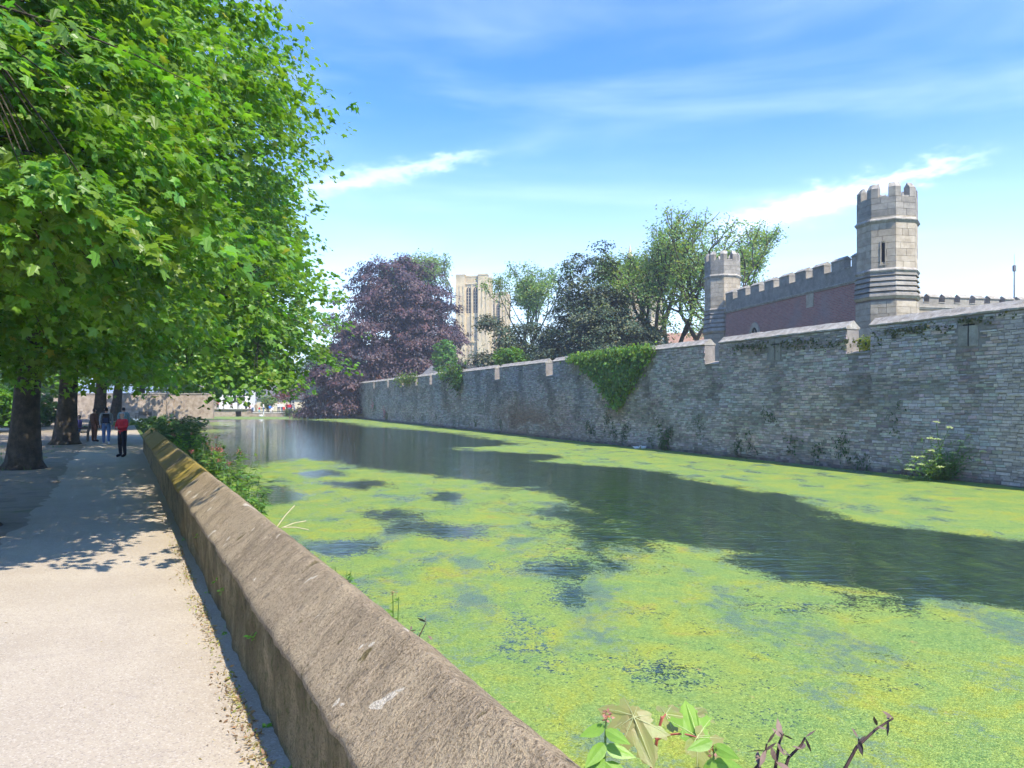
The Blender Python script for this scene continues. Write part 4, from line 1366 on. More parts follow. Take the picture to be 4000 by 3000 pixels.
def trunk_mesh(mb, base, top, r0, r1, rng, lean=(0, 0), sides=12, flare=1.6):
    base, top = np.asarray(base, float), np.asarray(top, float)
    t = np.linspace(0, 1, 9)
    pts = base + (top - base) * t[:, None]
    pts[:, :2] += np.sin(t * 3.1)[:, None] * np.array(lean) + rng.normal(0, .03, (9, 2)) * np.linspace(0, 1, 9)[:, None]
    rad = r0 + (r1 - r0) * t
    rad[0] *= flare
    rad[1] *= 1 + (flare - 1) * .18
    pts = np.insert(pts, 1, pts[0] + (pts[1] - pts[0]) * .25, 0)
    rad = np.insert(rad, 1, rad[1] * 1.18)
    mb.tube(pts, rad, sides)

def dense_tree(name, label, base, trunk_top, r0, ells, n_spray, per, spread, size, tp, colour, mat, seed, n_limb=10, group=None, cat="tree", low_cut=None,
               twigs=.35, inner=.25, yellow=0.0, var=.22, hue=.12, tp_far=None, split_y=None, bark=None, skw=None, lean=(0, 0), nb=0, rb=1.0):
    rng = np.random.default_rng(seed)
    root = empty(name, tuple(base), label=label, cat=cat, group=group)
    bark = bark or M_BARK
    mb = MB()
    trunk_mesh(mb, base, trunk_top, r0, r0 * .55, rng, lean)
    mb.obj("trunk", bark, root, smooth=True)
    C, out = crown_sprays(rng, ells, n_spray, inner, low_cut, nb=nb, rb=rb)
    lm = MB()
    ends = []
    base_, top_ = np.asarray(base, float), np.asarray(trunk_top, float)
    for i in range(n_limb):
        e = ells[i % len(ells)]
        d = unit(rng.normal(size=3) * np.array((1, 1, .7)))
        tgt = np.array(e[:3]) + d * np.array(e[3:]) * rng.uniform(.3, .6)
        st = base_ + (top_ - base_) * rng.uniform(.55, 1.0)
        pts = bez(st, tgt, (0, 0, np.linalg.norm(tgt - st) * .16), 11, rng, .13 + .012 * np.linalg.norm(tgt - st))
        lm.tube(pts, np.linspace(r0 * .20, r0 * .02, 11), 6)
        ends.append(pts)
    if twigs and len(C):
        allp = np.vstack([p[2:] for p in ends])
        pick = rng.random(len(C)) < twigs
        for c in C[pick]:
            j = np.argmin(((allp - c) ** 2).sum(1) + rng.random(len(allp)) * .5)
            if np.linalg.norm(allp[j] - c) > 1.6 + 2.2 * spread:
                continue
            L_ = np.linalg.norm(allp[j] - c)
            lm.tube(bez(allp[j], c, (0, 0, L_ * .08), 4), np.linspace(.006 + .005 * L_, .004, 4), 4, cap=False)
    lm.obj("branches", bark, root, kind="stuff")
    pos, nr, tip = spray_leaves(rng, C, out, per, spread, **(skw or {}))
    col = leaf_colours(rng, len(C), per, colour, var, hue, yellow)
    S = size * rng.uniform(.65, 1.25, len(pos))
    if tp_far is not None:
        pxs = pos[:, 0] / pos[:, 1]                # thin out what hangs far outside the view
        kp = (pxs > -.95) | (rng.random(len(pos)) < .45)
        pos, nr, tip, S, col = pos[kp], nr[kp], tip[kp], S[kp], col[kp]
        k = (pos[:, 1] < split_y) & (pos[:, 0] / pos[:, 1] > -.78)
        obj_of("crown", leaf_mesh("crown", pos[k], nr[k], tip[k], S[k], tp, col[k], mat), root, kind="stuff")
        k = ~k
        obj_of("inner_crown", leaf_mesh("inner_crown", pos[k], nr[k], tip[k], S[k], tp_far, col[k], mat), root, kind="stuff")
    else:
        obj_of("crown", leaf_mesh("crown", pos, nr, tip, S, tp, col, mat), root, kind="stuff")
    fix_parent(root)
    return root

GREEN = (.14, .265, .032)
RW = "maples in a row beside the path"
def tl(c, Y, z=0):                                # a point on the tree row
    return lp(c, Y, z)
# nearest maple: trunk out of frame, crown hangs over the path
b = np.array((-8.9, 12.0, 0))
dense_tree("maple_tree", "nearest maple with the largest leaves, hanging over the path at upper left", b, b + (0.3, -.3, 7.5), .50,
           [(-8.8, 11.6, 7.2, 4.8, 5.6, 4.8), (-8.1, 10.2, 9.6, 3.5, 4.2, 3.8), (-5.6, 8.0, 5.6, 2.0, 2.6, 2.4), (-7.2, 9.4, 4.9, 3.2, 3.6, 2.3), (-7.5, 12.0, 6.2, 2.6, 2.8, 3.2), (-6.6, 10.4, 7.4, 1.7, 2.0, 2.4), (-10.2, 13.4, 4.2, 3.2, 3.2, 2.0)],
           4300, 18, .40, .132, MAPLE_HI, GREEN, M_LEAF, 7, 11, RW, low_cut=2.3, twigs=.12, yellow=.004, tp_far=MAPLE, split_y=8.6, inner=.3, nb=190, rb=.85)
trees = [
    (23.0, -2.9, .40, [(-12.6, 22.0, 8.6, 5.6, 5.8, 5.6), (-9.2, 21.4, 8.0, 3.4, 3.6, 4.4), (-10.5, 21.5, 12.2, 4.0, 4.0, 4.2), (-13.5, 20.0, 4.8, 4.0, 3.6, 1.9), (-8.0, 22.0, 5.0, 2.2, 2.6, 2.0), (-8.7, 17.6, 6.4, 2.5, 3.2, 2.8)], 3000, 15, .52, .17, MAPLE, "second maple of the row, thick trunk at the left edge", 8),
    (36.2, -2.6, .46, [(-19.0, 35.5, 9.0, 7.0, 6.5, 6.0), (-13.8, 34.5, 8.4, 4.6, 4.4, 5.0), (-14.2, 34.0, 13.6, 4.6, 4.4, 4.4), (-11.9, 35.0, 5.6, 3.0, 3.4, 2.6), (-13.0, 33.0, 3.4, 1.9, 2.2, 1.5), (-11.8, 34.0, 9.6, 2.8, 3.2, 3.0), (-19.5, 33.5, 5.2, 4.5, 3.5, 1.9)], 2700, 14, .64, .21, MAPLE_LO, "third maple of the row with the broadest dark trunk, behind the second", 9),
    (58.0, -1.6, .45, [(-29.0, 56.5, 10.5, 8.0, 7.5, 7.5), (-22.5, 54.5, 9.5, 5.6, 5.5, 6.5), (-21.0, 55.0, 15.0, 5.0, 5.0, 4.2), (-17.6, 56, 5.8, 3.9, 4.0, 2.8), (-17.4, 55, 10.5, 3.6, 4.0, 3.6)], 2200, 13, .85, .27, MAPLE_LO, "fourth maple of the row with slim pale trunk behind the walkers", 10),
    (80.0, -.6, .5, [(-40.0, 78.0, 11.5, 9.0, 8.0, 8.0), (-32.0, 75.0, 10.5, 7.0, 6.0, 7.0), (-27.5, 76.0, 7.6, 4.6, 4.5, 3.6), (-30.0, 75.0, 16.5, 5.6, 5.0, 4.4)], 1400, 13, 1.25, .40, MAPLE_LO, "fifth maple of the row leaning beside the path's far end", 11),
    (112.0, 3.0, .5, [(-50.0, 108.0, 12.5, 10.0, 8.0, 8.5), (-40.5, 104.0, 11.5, 7.0, 6.0, 7.5), (-36.0, 106.0, 8.0, 4.5, 4.5, 3.6), (-40.0, 104.0, 18.0, 6.0, 5.0, 4.5)], 1300, 12, 1.5, .5, MAPLE_LO, "farthest maple of the row, its crown beside the copper beech", 12)]
for Yt, ct_, r0, ells, ns, per, spd, sz, tp, lab, sd in trees:
    b = tl(ct_, Yt)
    dense_tree("maple_tree", lab, b, b + (.6, -.3, 7.5 if Yt < 50 else 9), r0, ells, ns, per, spd, sz, tp, GREEN, M_LEAF, sd, 14, RW, low_cut=2.2 if Yt < 30 else 1.4 if Yt < 40 else 2.6, twigs=.25, yellow=.006, nb=int(ns / 19), rb=.9 + .015 * Yt, lean=(.25, 0) if Yt in (80.0,) else (0, 0))

# copper beech over the far corner of the moat
dense_tree("copper_beech", "huge dark purple copper beech drooping over the far corner of the moat", (-19.5, 134, 0), (-19.5, 133, 12), .9,
           [(-20.0, 132, 13.6, 10.8, 8.0, 13.2), (-20.2, 131, 21.0, 7.0, 6.0, 6.2), (-25.5, 129, 11.5, 6.6, 6.0, 7.4), (-14.4, 131, 12.0, 6.0, 6.0, 8.0), (-28.8, 126.5, 6.4, 5.0, 4.2, 5.4), (-31.6, 127.0, 3.4, 3.4, 3.2, 4.2), (-27.2, 124.0, 2.8, 2.6, 2.4, 3.6), (-18, 127, 8.2, 7.0, 3.6, 4.4), (-13.5, 129, 8.0, 4.6, 4.0, 4.0)],
           9500, 13, .80, .42, DIAMOND, (.072, .042, .046), M_BEECH, 31, 14, low_cut=-.55, twigs=.05, inner=.12, var=.4, hue=.15, nb=420, rb=1.9, skw=dict(droop=.75, tipdown=.9, outdom=.9, updom=.7))
# yews
YEW = (.078, .108, .060)
dense_tree("yew_tree", "tall dark evergreen with two ragged spires behind the ivy-topped wall", (6.9, 70, 0), (6.9, 70, 12), .6,
           [(5.7, 70, 11.0, 1.0, 1.0, 6.0), (7.9, 70, 11.6, 1.2, 1.2, 5.6), (4.9, 70, 10.0, .9, .9, 5.0), (7.2, 69, 8.2, 3.2, 3.0, 5.0), (9.3, 69, 7.4, 3.4, 3.0, 4.6), (5.2, 70, 6.6, 3.2, 3.0, 3.6), (10.8, 68, 6.0, 2.6, 2.6, 3.0), (8.2, 68, 4.8, 4.6, 3.0, 2.6), (11.6, 68, 6.8, 2.6, 2.4, 3.0), (12.4, 67, 4.6, 3.0, 2.4, 2.2), (8.6, 69, 10.2, 1.9, 1.9, 3.0)],
           6600, 12, .6, .24, DIAMOND, YEW, M_YEW, 41, 12, low_cut=2.0, twigs=.2, nb=420, rb=.75, inner=.2, var=.42, hue=.18, skw=dict(droop=.5, flat=.2, tipdown=.7))
dense_tree("yew_tree", "low spreading yew with dark sweeping boughs below the cathedral towers", (1.5, 78, 0), (1.5, 78, 6), .45,
           [(.2, 78, 8.6, 2.8, 2.4, 1.3), (2.6, 78, 7.0, 3.6, 2.6, 1.4), (-2.2, 78, 6.4, 3.0, 2.4, 1.2), (1.0, 78, 5.2, 4.4, 2.8, 1.3), (-2.5, 78, 10.3, 1.3, 1.2, .8), (3.4, 78, 9.6, 2.0, 1.8, 1.3), (4.2, 77, 5.4, 3.0, 2.4, 2.0), (-4.6, 78, 5.2, 2.2, 2.0, .9)],
           2600, 12, .6, .24, DIAMOND, YEW, M_YEW, 42, 16, low_cut=2.0, twigs=.4, nb=170, rb=.8, inner=.2, var=.4, hue=.2, skw=dict(droop=.35, flat=.12, tipdown=.6))
# shrubs showing over the wall
def shrub(label, c, r, n, colr, seed, size=.2, mat=M_LEAF, name="shrub", tp=MAPLE_LO):
    c = np.asarray(c, float)
    return dense_tree(name, label, (c[0], c[1], 0), (c[0], c[1], c[2]), .10, [(*c, *r)], n, 10, .35, size, tp, colr, mat, seed, 5, cat="shrub", twigs=.2)
shrub("pale green feathery shrub right of the copper beech", P(1738, 1395, 112), (1.7, 1.7, 2.6), 260, (.13, .26, .05), 51, .28)
shrub("bright yellow-green shrub at the foot of the thin tree behind the wall", P(1995, 1395, 72), (1.7, 1.5, .9), 160, (.12, .24, .035), 52, .2)
dense_tree("red_leaved_tree", "small red-leaved tree over the people on the far bank", (-42, 156, 0), (-42, 156, 3.5), .16,
           [(-42.5, 154, 4.6, 3.4, 2.4, 1.9), (-45.8, 153, 3.6, 2.0, 1.8, 1.2), (-40.5, 155, 6.6, 2.6, 2.4, 1.8)], 420, 10, .6, .34, DIAMOND, (.16, .055, .045), M_LEAF, 53, 8, twigs=.2, var=.35)
shrub("light green small tree in front of the white house", (-47.6, 150, 2.2), (1.5, 1.3, 1.2), 130, (.16, .24, .06), 54, .26, name="young_tree")
shrub("sunlit green hedge at the left edge behind the second trunk", (-34.5, 50, 1.9), (2.6, 3.5, 1.5), 500, (.11, .24, .03), 55, .22, name="hedge")
shrub("dark leafy hedge behind the left trunks", (-39.5, 62, 1.6), (3.4, 3.0, 1.8), 480, (.07, .15, .025), 56, .25, name="hedge")
shrub("bushy green growth along the far left bank", lp(2.6, 70, -.2), (1.6, 12, .9), 380, (.075, .15, .03), 57, .25)
for i, (xx, zz) in enumerate(((-39.2, .3), (-41.3, .15))):
    shrub(["rounded bank shrub beside the stone pier at the far corner", "low bank shrub in front of the red-shirted person"][i], (xx, 142.2, zz), (1.1, .7, .6), 90, (.10, .15, .05), 58 + i, .18, name="bank_shrub")
# background trees closing the view behind the houses and left
for i, (x, y, z, r_) in enumerate(((-62, 190, 9, 9), (-78, 182, 9, 9), (-46, 196, 10, 9), (-95, 150, 8, 9), (-72, 110, 7, 7), (-30, 200, 8, 8), (-64, 92, 6, 4.5))):
    dense_tree("background_tree", ["broad green tree behind the white house roof", "green tree behind the brick house", "dark green tree behind the red-leaved tree", "green tree beyond the garden wall at far left", "round green tree above the garden wall",
               "green tree behind the copper beech foot", "green tree over the garden wall near the left trunks"][i], (x, y, 0), (x, y, z * .6), .4, [(x, y, z, r_, r_ * .8, r_ * .75), (x + 3, y - 2, z * .7, r_ * .6, r_ * .6, r_ * .5)], 520, 11, 1.6, .65, MAPLE_LO, (.06, .13, .025), M_LEAF, 70 + i, 6, "trees beyond the moat", twigs=.1)

# ---------------------------------------------------------------- open, thin-leaved trees
def open_tree(name, label, base, height, r0, seed, colour, depth=6, leaf=.3, per=12, spread=.5, spreadang=.62, split_h=.28, group=None, lean=(0, 0), ratio=.74, trunks=1, kids=(2, 3)):
    rng = np.random.default_rng(seed)
    base = np.asarray(base, float)
    root = empty(name, tuple(base), label=label, cat="tree", group=group)
    mb, lim = MB(), MB()
    tips, dirs = [], []
    def grow(p, d, L_, r, k, target):
        n = 5
        pts = [p]
        dd = d.copy()
        for i in range(n - 1):
            dd = unit(dd + rng.normal(0, .13, 3) + np.array((0, 0, .05)))
            pts.append(pts[-1] + dd * L_ / (n - 1))
        pts = np.array(pts)
        target.tube(pts, np.linspace(r, r * .68, n), 7 if k > 2 else 4, cap=False)
        if k <= 3:
            m_ = 3 if k == 0 else 2
            for q in rng.choice(np.arange(1, n), m_, replace=False):
                tips.append(pts[q]); dirs.append(dd)
        if k == 0:
            return
        for i in range(rng.choice(kids)):
            a = rng.uniform(0, 2 * math.pi)
            s_ = unit(np.cross(dd, np.array((math.cos(a), math.sin(a), .3))))
            nd_ = unit(dd + s_ * rng.uniform(.45, 1.1) * spreadang + np.array((0, 0, .08)))
            st = pts[-1] if i < 2 else pts[rng.integers(2, n)]
            grow(st, nd_, L_ * ratio * rng.uniform(.8, 1.15), r * .66, k - 1, lim)
    tot = sum(ratio ** i for i in range(1, depth))
    L0 = height * split_h
    for q in range(trunks):
        d0 = unit(np.array((lean[0] + (q - (trunks - 1) / 2) * .5, lean[1], 1.0)))
        tp_ = base + d0 * L0
        trunk_mesh(mb, base + np.array((q * .3, 0, 0)), tp_, r0, r0 * .72, rng, (0, 0), 9, 1.3)
        Lf = (height - L0) / tot * .80
        for i in range(3):
            a = rng.uniform(0, 2 * math.pi) if i == 0 else a + 2.1
            nd_ = unit(d0 + np.array((math.cos(a), math.sin(a), 0)) * spreadang * rng.uniform(.6, 1.0))
            grow(tp_, nd_, Lf, r0 * .62, depth - 1, lim)
    mb.obj("trunk", M_BARK, root, smooth=True)
    lim.obj("branches", M_BARK, root, kind="stuff")
    C, out = np.array(tips), np.array(dirs)
    pos, nr, tip = spray_leaves(rng, C, unit(out + rng.normal(0, .5, out.shape)), per, spread, flat=.35, jitter=.6)
    col = leaf_colours(rng, len(C), per, colour, .3, .15)
    obj_of("crown", leaf_mesh("crown", pos, nr, tip, leaf * rng.uniform(.6, 1.2, len(pos)), DIAMOND, col, M_LEAF), root, kind="stuff")
    fix_parent(root)
    return root
PALE = (.20, .29, .10)
open_tree("walnut_tree", "tall pale-leaved tree with dark twisting limbs left of the far turret", (15.3, 73, 0), 17.8, .46, 504, PALE, 6, .27, 9, .95, .90, .20, trunks=2, lean=(-.02, 0))
open_tree("walnut_tree", "second pale-leaved tree behind the first, half in front of the central tower", (12.2, 79, 0), 17.5, .36, 504, PALE, 6, .27, 9, 1.0, .85, .20)
open_tree("thin_tree", "thin open-crowned tree right of the far cathedral tower", (2.2, 112, 0), 20.5, .32, 511, PALE, 6, .34, 12, .9, .50, .26)
open_tree("thin_tree", "slender open tree rising behind the far turret", (23.6, 84, 0), 18.6, .32, 504, PALE, 6, .30, 6, .7, .40, .32)
open_tree("thin_tree", "pale open tree peeping over the top of the copper beech", (-17.2, 150, 0), 30.5, .45, 501, PALE, 6, .5, 9, 1.0, .36, .3)

# ---------------------------------------------------------------- ivy and wall plants
def wall_leaves(name, label, pts_yz, n_per, spread, size, colour, seed, tp=MAPLE_LO, thick=.18, cat="ivy", mat=M_LEAF, kind=None, group=None, var=.3):
    rng = np.random.default_rng(seed)
    pts = np.array(pts_yz, float)
    C = np.repeat(np.array([wp(y, 0, z) for y, z in pts]), n_per, 0)
    n = len(C)
    t = -np.abs(rng.normal(0, thick, n)) - .03
    C = C + WD[None] * rng.normal(0, spread, n)[:, None] + WN[None] * t[:, None] + np.c_[np.zeros(n), np.zeros(n), rng.normal(0, spread, n)]
    nr = -WN[None] * 1.0 + np.array((0, 0, .55)) + rng.normal(0, .4, (n, 3))
    tip = np.array((0, 0, -1.0)) + rng.normal(0, .5, (n, 3))
    col = leaf_colours(rng, n, 1, colour, var, .12)
    root = empty(name, tuple(C.mean(0)), label=label, cat=cat, group=group)
    obj_of("foliage", leaf_mesh("foliage", C, nr, tip, size * rng.uniform(.6, 1.25, n), tp, col, mat), root, kind="stuff")
    fix_parent(root)
    return root
rng = np.random.default_rng(61)
pts = []
while len(pts) < 1500:
    y, z = rng.uniform(43.4, 53.6), rng.uniform(1.7, 5.2)
    f_ = (z - 1.75) / 3.2
    c_ = 47.4 + (48.3 - 47.4) * f_
    half = .7 + 4.3 * max(0, f_) ** 1.15
    if abs(y - c_) < half * (.9 + .75 * (fbm(np.array([z * 2.]), np.array([y * .3]), 4)[0] - .5)) and rng.random() < (.55 + .45 * f_) * min(1, .25 + 2.2 * (1 - abs(y - c_) / (half * 1.15))):
        pts.append((y, z))
wall_leaves("ivy", "thick triangular curtain of ivy hanging from the wall top", pts, 5, .12, .17, (.19, .31, .05), 62, thick=.26)
pts = [(rng.uniform(43.6, 53.6), EAVE + rng.uniform(-.1, .35)) for _ in range(420)]
wall_leaves("ivy", "sunlit ivy fringe lying along the coping above the ivy curtain", pts, 4, .10, .15, (.17, .28, .03), 63, thick=.28)
bits = [(28.0, 4.75, 60, "ragged dry creeper under the coping right of the near embrasure"), (30.9, 4.5, 40, "small creeper on the near merlon's edge"), (33.2, 4.7, 50, "thin creeper under the coping left of the near embrasure"), (36.3, 4.75, 60, "brownish creeper hanging beside the second embrasure"), (26.0, 4.85, 30, "wisp of creeper by the near arrow slit")]
for i, (y, z, k, lab) in enumerate(bits):
    pts = [(y + rng.normal(0, .75), z - abs(rng.normal(0, .16))) for _ in range(k)]
    wall_leaves("wall_creeper", lab, pts, 3, .05, .085, (.10, .11, .04), 64 + i, thick=.05, cat="creeper", group="creepers under the coping")
# dark ferns and moss tufts low on the wall
ft = [(51.2, .55), (50.6, .1), (48.8, .9), (48.2, .25), (47.8, -.1), (46.6, .3), (46.9, .0), (43.2, .8), (42.9, .15), (43.9, -.25), (42.3, .35), (39.9, .7), (33.6, .2), (36.9, -.1), (36.1, -.05), (32.2, -.1), (31.0, .3), (30.2, -.35), (66.0, .2), (72.0, .1), (78.0, .15), (84.0, .2), (89.0, .25), (93.0, .0), (35.0, 1.4), (28.5, 1.5)]
ORD = ["first", "second", "third", "fourth", "fifth", "sixth", "seventh", "eighth", "ninth", "tenth", "eleventh", "twelfth"]
zones = [(45.5, 99, 55, "under the ivy curtain"), (37.5, 45.5, 0, "between the ivy and the second embrasure"), (0, 37.5, 0, "below the near merlon"), (55, 200, 0, "on the far stretch of the wall")]
def zone(y):
    return 3 if y > 55 else 0 if y > 45.5 else 1 if y > 37.5 else 2
ft.sort(key=lambda q: -q[0])
cnt = [0] * 4
for i, (y, z) in enumerate(ft):
    k = int(rng.integers(14, 40))
    pts = [(y + rng.normal(0, .22), z + rng.normal(0, .28)) for _ in range(k)]
    zn = zone(y)
    wall_leaves("wall_fern", "dark fern tuft, %s from the left %s" % (ORD[cnt[zn]], zones[zn][3]), pts, 3, .07, .12, (.055, .10, .04), 90 + i, LANCE, .05, "fern", group="fern tufts low on the moat wall")
    cnt[zn] += 1
pts = [(42.7 + rng.normal(0, .22), -.3 + rng.normal(0, .28)) for _ in range(60)]
wall_leaves("hanging_fern", "larger fern hanging to the waterline right of the ivy", pts, 4, .06, .16, (.06, .13, .03), 140, LANCE, .12, "fern")
# plants on the wall top and in the embrasure
for i, (px0, py0, sx, sz, colr, lab, sd) in enumerate((
        (1590, 1478, 2.6, .5, (.16, .22, .045), "leafy flowering clump on top of the far wall under the beech", 150),
        (1768, 1452, 1.7, .55, (.15, .27, .03), "bright green bush on the wall top below the cathedral", 151),
        (1797, 1488, .5, .7, (.08, .17, .03), "small ivy strand hanging on the far wall face", 152))):
    y = wpx(px0)
    zc = HC + (HY - py0) / F * y
    pts = [(y + rng.normal(0, sx), zc + rng.normal(0, sz * .6)) for _ in range(120)]
    wall_leaves("wall_top_plant", lab, pts, 4, .18, .24, colr, sd, thick=.35, cat="plant")
c = wp(30.15, .30, 4.32)
n = 420
nn_ = rng.normal(size=(n, 3))
C = c + unit(nn_) * (rng.random((n, 1)) ** .4) * np.array((.45, .42, .36))
gb = empty("golden_bush", tuple(c), label="golden yellow bush showing in the near embrasure", cat="bush")
obj_of("foliage", leaf_mesh("foliage", C, unit(nn_) + (0, 0, .6), rng.normal(size=(n, 3)), .11 * rng.uniform(.6, 1.2, n), DIAMOND, leaf_colours(rng, n, 1, (.36, .36, .03), .2, .1), M_LEAF), gb, kind="stuff")
fix_parent(gb)

# ================================================================== PEOPLE
def cloth(name, c, rough=.85):
    return m_plain(name, c, rough, .18, 9.0, .15, .25)
M_SKIN = m_plain("skin", (.48, .29, .21), .6, .08)
M_CL = {k: cloth("cloth_" + k, c) for k, c in dict(red=(.52, .03, .04), darkred=(.20, .03, .04), white=(.72, .71, .69), grey=(.30, .33, .37), navy=(.03, .045, .10), black=(.018, .018, .022),
        jeans=(.085, .15, .30), blue=(.05, .20, .60), brown=(.13, .06, .035), pink=(.60, .18, .27), cyan=(.10, .42, .55), khaki=(.33, .27, .18), teal=(.20, .30, .32), purple=(.20, .13, .26)).items()}
M_HAIR = {k: m_plain("hair_" + k, c, .6, .3, 30.0) for k, c in dict(dark=(.02, .015, .012), brown=(.09, .05, .03), grey=(.42, .40, .38), blond=(.36, .25, .12)).items()}

def body_mesh(pose, fingers=False):
    """one continuous body grown over a posed skeleton; returns verts, faces, normals and a region per face. Faces -Y."""
    J = {'pelvis': (0, 0, .96), 'waist': (0, .0, 1.09), 'chest': (0, 0, 1.28), 'neck': (0, .005, 1.46), 'chin': (0, -.015, 1.54), 'head': (0, -.012, 1.62), 'crown': (0, 0, 1.70)}
    Rd = {'pelvis': (.165, .12), 'waist': (.145, .105), 'chest': (.17, .115), 'neck': (.056, .056), 'chin': (.062, .07), 'head': (.078, .092), 'crown': (.05, .06)}
    Ed = [('pelvis', 'waist', 'top'), ('waist', 'chest', 'top'), ('chest', 'neck', 'neck'), ('neck', 'chin', 'head'), ('chin', 'head', 'head'), ('head', 'crown', 'head')]
    for sd, s in (('l', 1), ('r', -1)):
        hip, kn, an, toe = (s * .10, 0, .90), (s * .115, -.015, .49), (s * .12, .02, .085), (s * .135, -.15, .04)
        sh, el, wr, hd = (s * .195, 0, 1.41), (s * .25, .02, 1.13), (s * .255, -.05, .89), (s * .25, -.075, .79)
        if pose == 'walk':
            f = s
            kn = (s * .105, -.10 if f > 0 else .02, .50); an = (s * .11, -.14 if f > 0 else .26, .10 if f > 0 else .17); toe = (s * .12, -.31 if f > 0 else .14, .05)
            el = (s * .24, .09 * f + .02, 1.14); wr = (s * .24, .09 * f - .06, .92); hd = (s * .235, .10 * f - .10, .83)
        if pose == 'hold':
            el = (s * .27, -.04, 1.14); wr = (s * .06, -.21, 1.13 if s > 0 else 1.08); hd = (-s * .06, -.24, 1.12 if s > 0 else 1.05)
        if pose == 'point':
            el = (s * .26, -.22, 1.36); wr = (s * .16, -.42, 1.46); hd = (s * .13, -.50, 1.49)
        if pose == 'sit':
            kn = (s * .13, -.42, .52); an = (s * .13, -.40, .09); toe = (s * .14, -.56, .04); hip = (s * .11, -.02, .53)
            el = (s * .25, -.06, .78); wr = (s * .13, -.28, .66); hd = (s * .09, -.35, .65)
            sh = (s * .19, 0, 1.02)
        for nm, p, r_ in (('hip', hip, (.10, .10)), ('knee', kn, (.066, .068)), ('ankle', an, (.043, .048)), ('toe', toe, (.045, .032)), ('sh', sh, (.072, .07)), ('el', el, (.05, .05)), ('wr', wr, (.033, .033)), ('hd', hd, (.04, .026))):
            J[nm + sd] = p; Rd[nm + sd] = r_
        Ed += [('pelvis', 'hip' + sd, 'leg'), ('hip' + sd, 'knee' + sd, 'leg'), ('knee' + sd, 'ankle' + sd, 'leg'), ('ankle' + sd, 'toe' + sd, 'foot'),
               ('chest', 'sh' + sd, 'top'), ('sh' + sd, 'el' + sd, 'top'), ('el' + sd, 'wr' + sd, 'top'), ('wr' + sd, 'hd' + sd, 'hand')]
    if pose == 'sit':
        for k in ('pelvis', 'waist', 'chest', 'neck', 'chin', 'head', 'crown'):
            x, y, z = J[k]
            J[k] = (x, y, z - .40)
    names = list(J)
    bm = bmesh.new()
    sk = bm.verts.layers.skin.verify()
    vs = {}
    for k in names:
        v = bm.verts.new(J[k])
        v[sk].radius = Rd[k]
        v[sk].use_root = (k == 'pelvis')
        vs[k] = v
    for a, b, _ in Ed:
        bm.edges.new((vs[a], vs[b]))
    me = bpy.data.meshes.new("skeleton")
    bm.to_mesh(me); bm.free()
    ob = bpy.data.objects.new("skeleton", me)
    COL.objects.link(ob)
    md = ob.modifiers.new("skin", 'SKIN'); md.use_smooth_shade = True
    sb = ob.modifiers.new("sub", 'SUBSURF'); sb.levels = 1; sb.render_levels = 1
    dg = bpy.context.evaluated_depsgraph_get()
    ev = ob.evaluated_get(dg)
    m2 = ev.to_mesh()
    V = np.empty(len(m2.vertices) * 3, np.float32); m2.vertices.foreach_get('co', V); V = V.reshape(-1, 3).astype(float)
    Nn = np.array([v.normal[:] for v in m2.vertices])
    Fc = [tuple(p.vertices) for p in m2.polygons]
    ev.to_mesh_clear()
    bpy.data.objects.remove(ob); bpy.data.meshes.remove(me)
    cen = np.array([V[list(f)].mean(0) for f in Fc])
    best, reg = np.full(len(cen), 1e9), np.array(['top'] * len(cen), dtype=object)
    for a, b, rg in Ed:
        A, B_ = np.array(J[a]), np.array(J[b])
        t = np.clip(((cen - A) @ (B_ - A)) / ((B_ - A) @ (B_ - A)), 0, 1)
        d = np.linalg.norm(cen - A - t[:, None] * (B_ - A), axis=1) / (.5 * (Rd[a][0] + Rd[b][0]))
        k = d < best
        best[k] = d[k]; reg[k] = rg
    extra = MB()
    hz = J['head']
    extra.tube([(0, hz[1] - .075, hz[2] + .015), (0, hz[1] - .105, hz[2] - .025), (0, hz[1] - .085, hz[2] - .04)], [.010, .018, .010], 6)      # nose
    for s in (-1, 1):
        extra.ball((s * .083, hz[1] + .012, hz[2] - .005), (.012, .022, .034), 6, 5)                                          # ears
    if fingers:
        for sd, s in (('l', 1), ('r', -1)):
            hd, wr = np.array(J['hd' + sd]), np.array(J['wr' + sd])
            ax = unit(hd - wr)
            sdv = unit(np.cross(ax, (0, .3, 1.0)))
            for q, (o_, ln) in enumerate(((-.027, .062), (-.009, .074), (.009, .07), (.026, .055))):
                p0 = hd + sdv * o_ + ax * .01
                p1 = p0 + ax * ln * .55; p2 = p1 + unit(ax + np.array((0, .0, -.5))) * ln * .5
                extra.tube([p0, p1, p2], [.0095, .009, .0075], 5)
            p0 = (hd + wr) / 2 + sdv * .03
            extra.tube([p0, p0 + sdv * .025 + ax * .02, p0 + sdv * .028 + ax * .05], [.0105, .0105, .008], 5)
    return V, Nn, Fc, reg, J, extra

def shell(V, Nn, Fc, keep, off, name):
    fs = [f for f, k in zip(Fc, keep) if k]
    us = sorted({i for f in fs for i in f})
    rm = {i: j for j, i in enumerate(us)}
    VV = V[us] + Nn[us] * off
    me = MB().add(VV, [tuple(rm[i] for i in f) for f in fs]).mesh(name, M_SKIN, True)
    return me

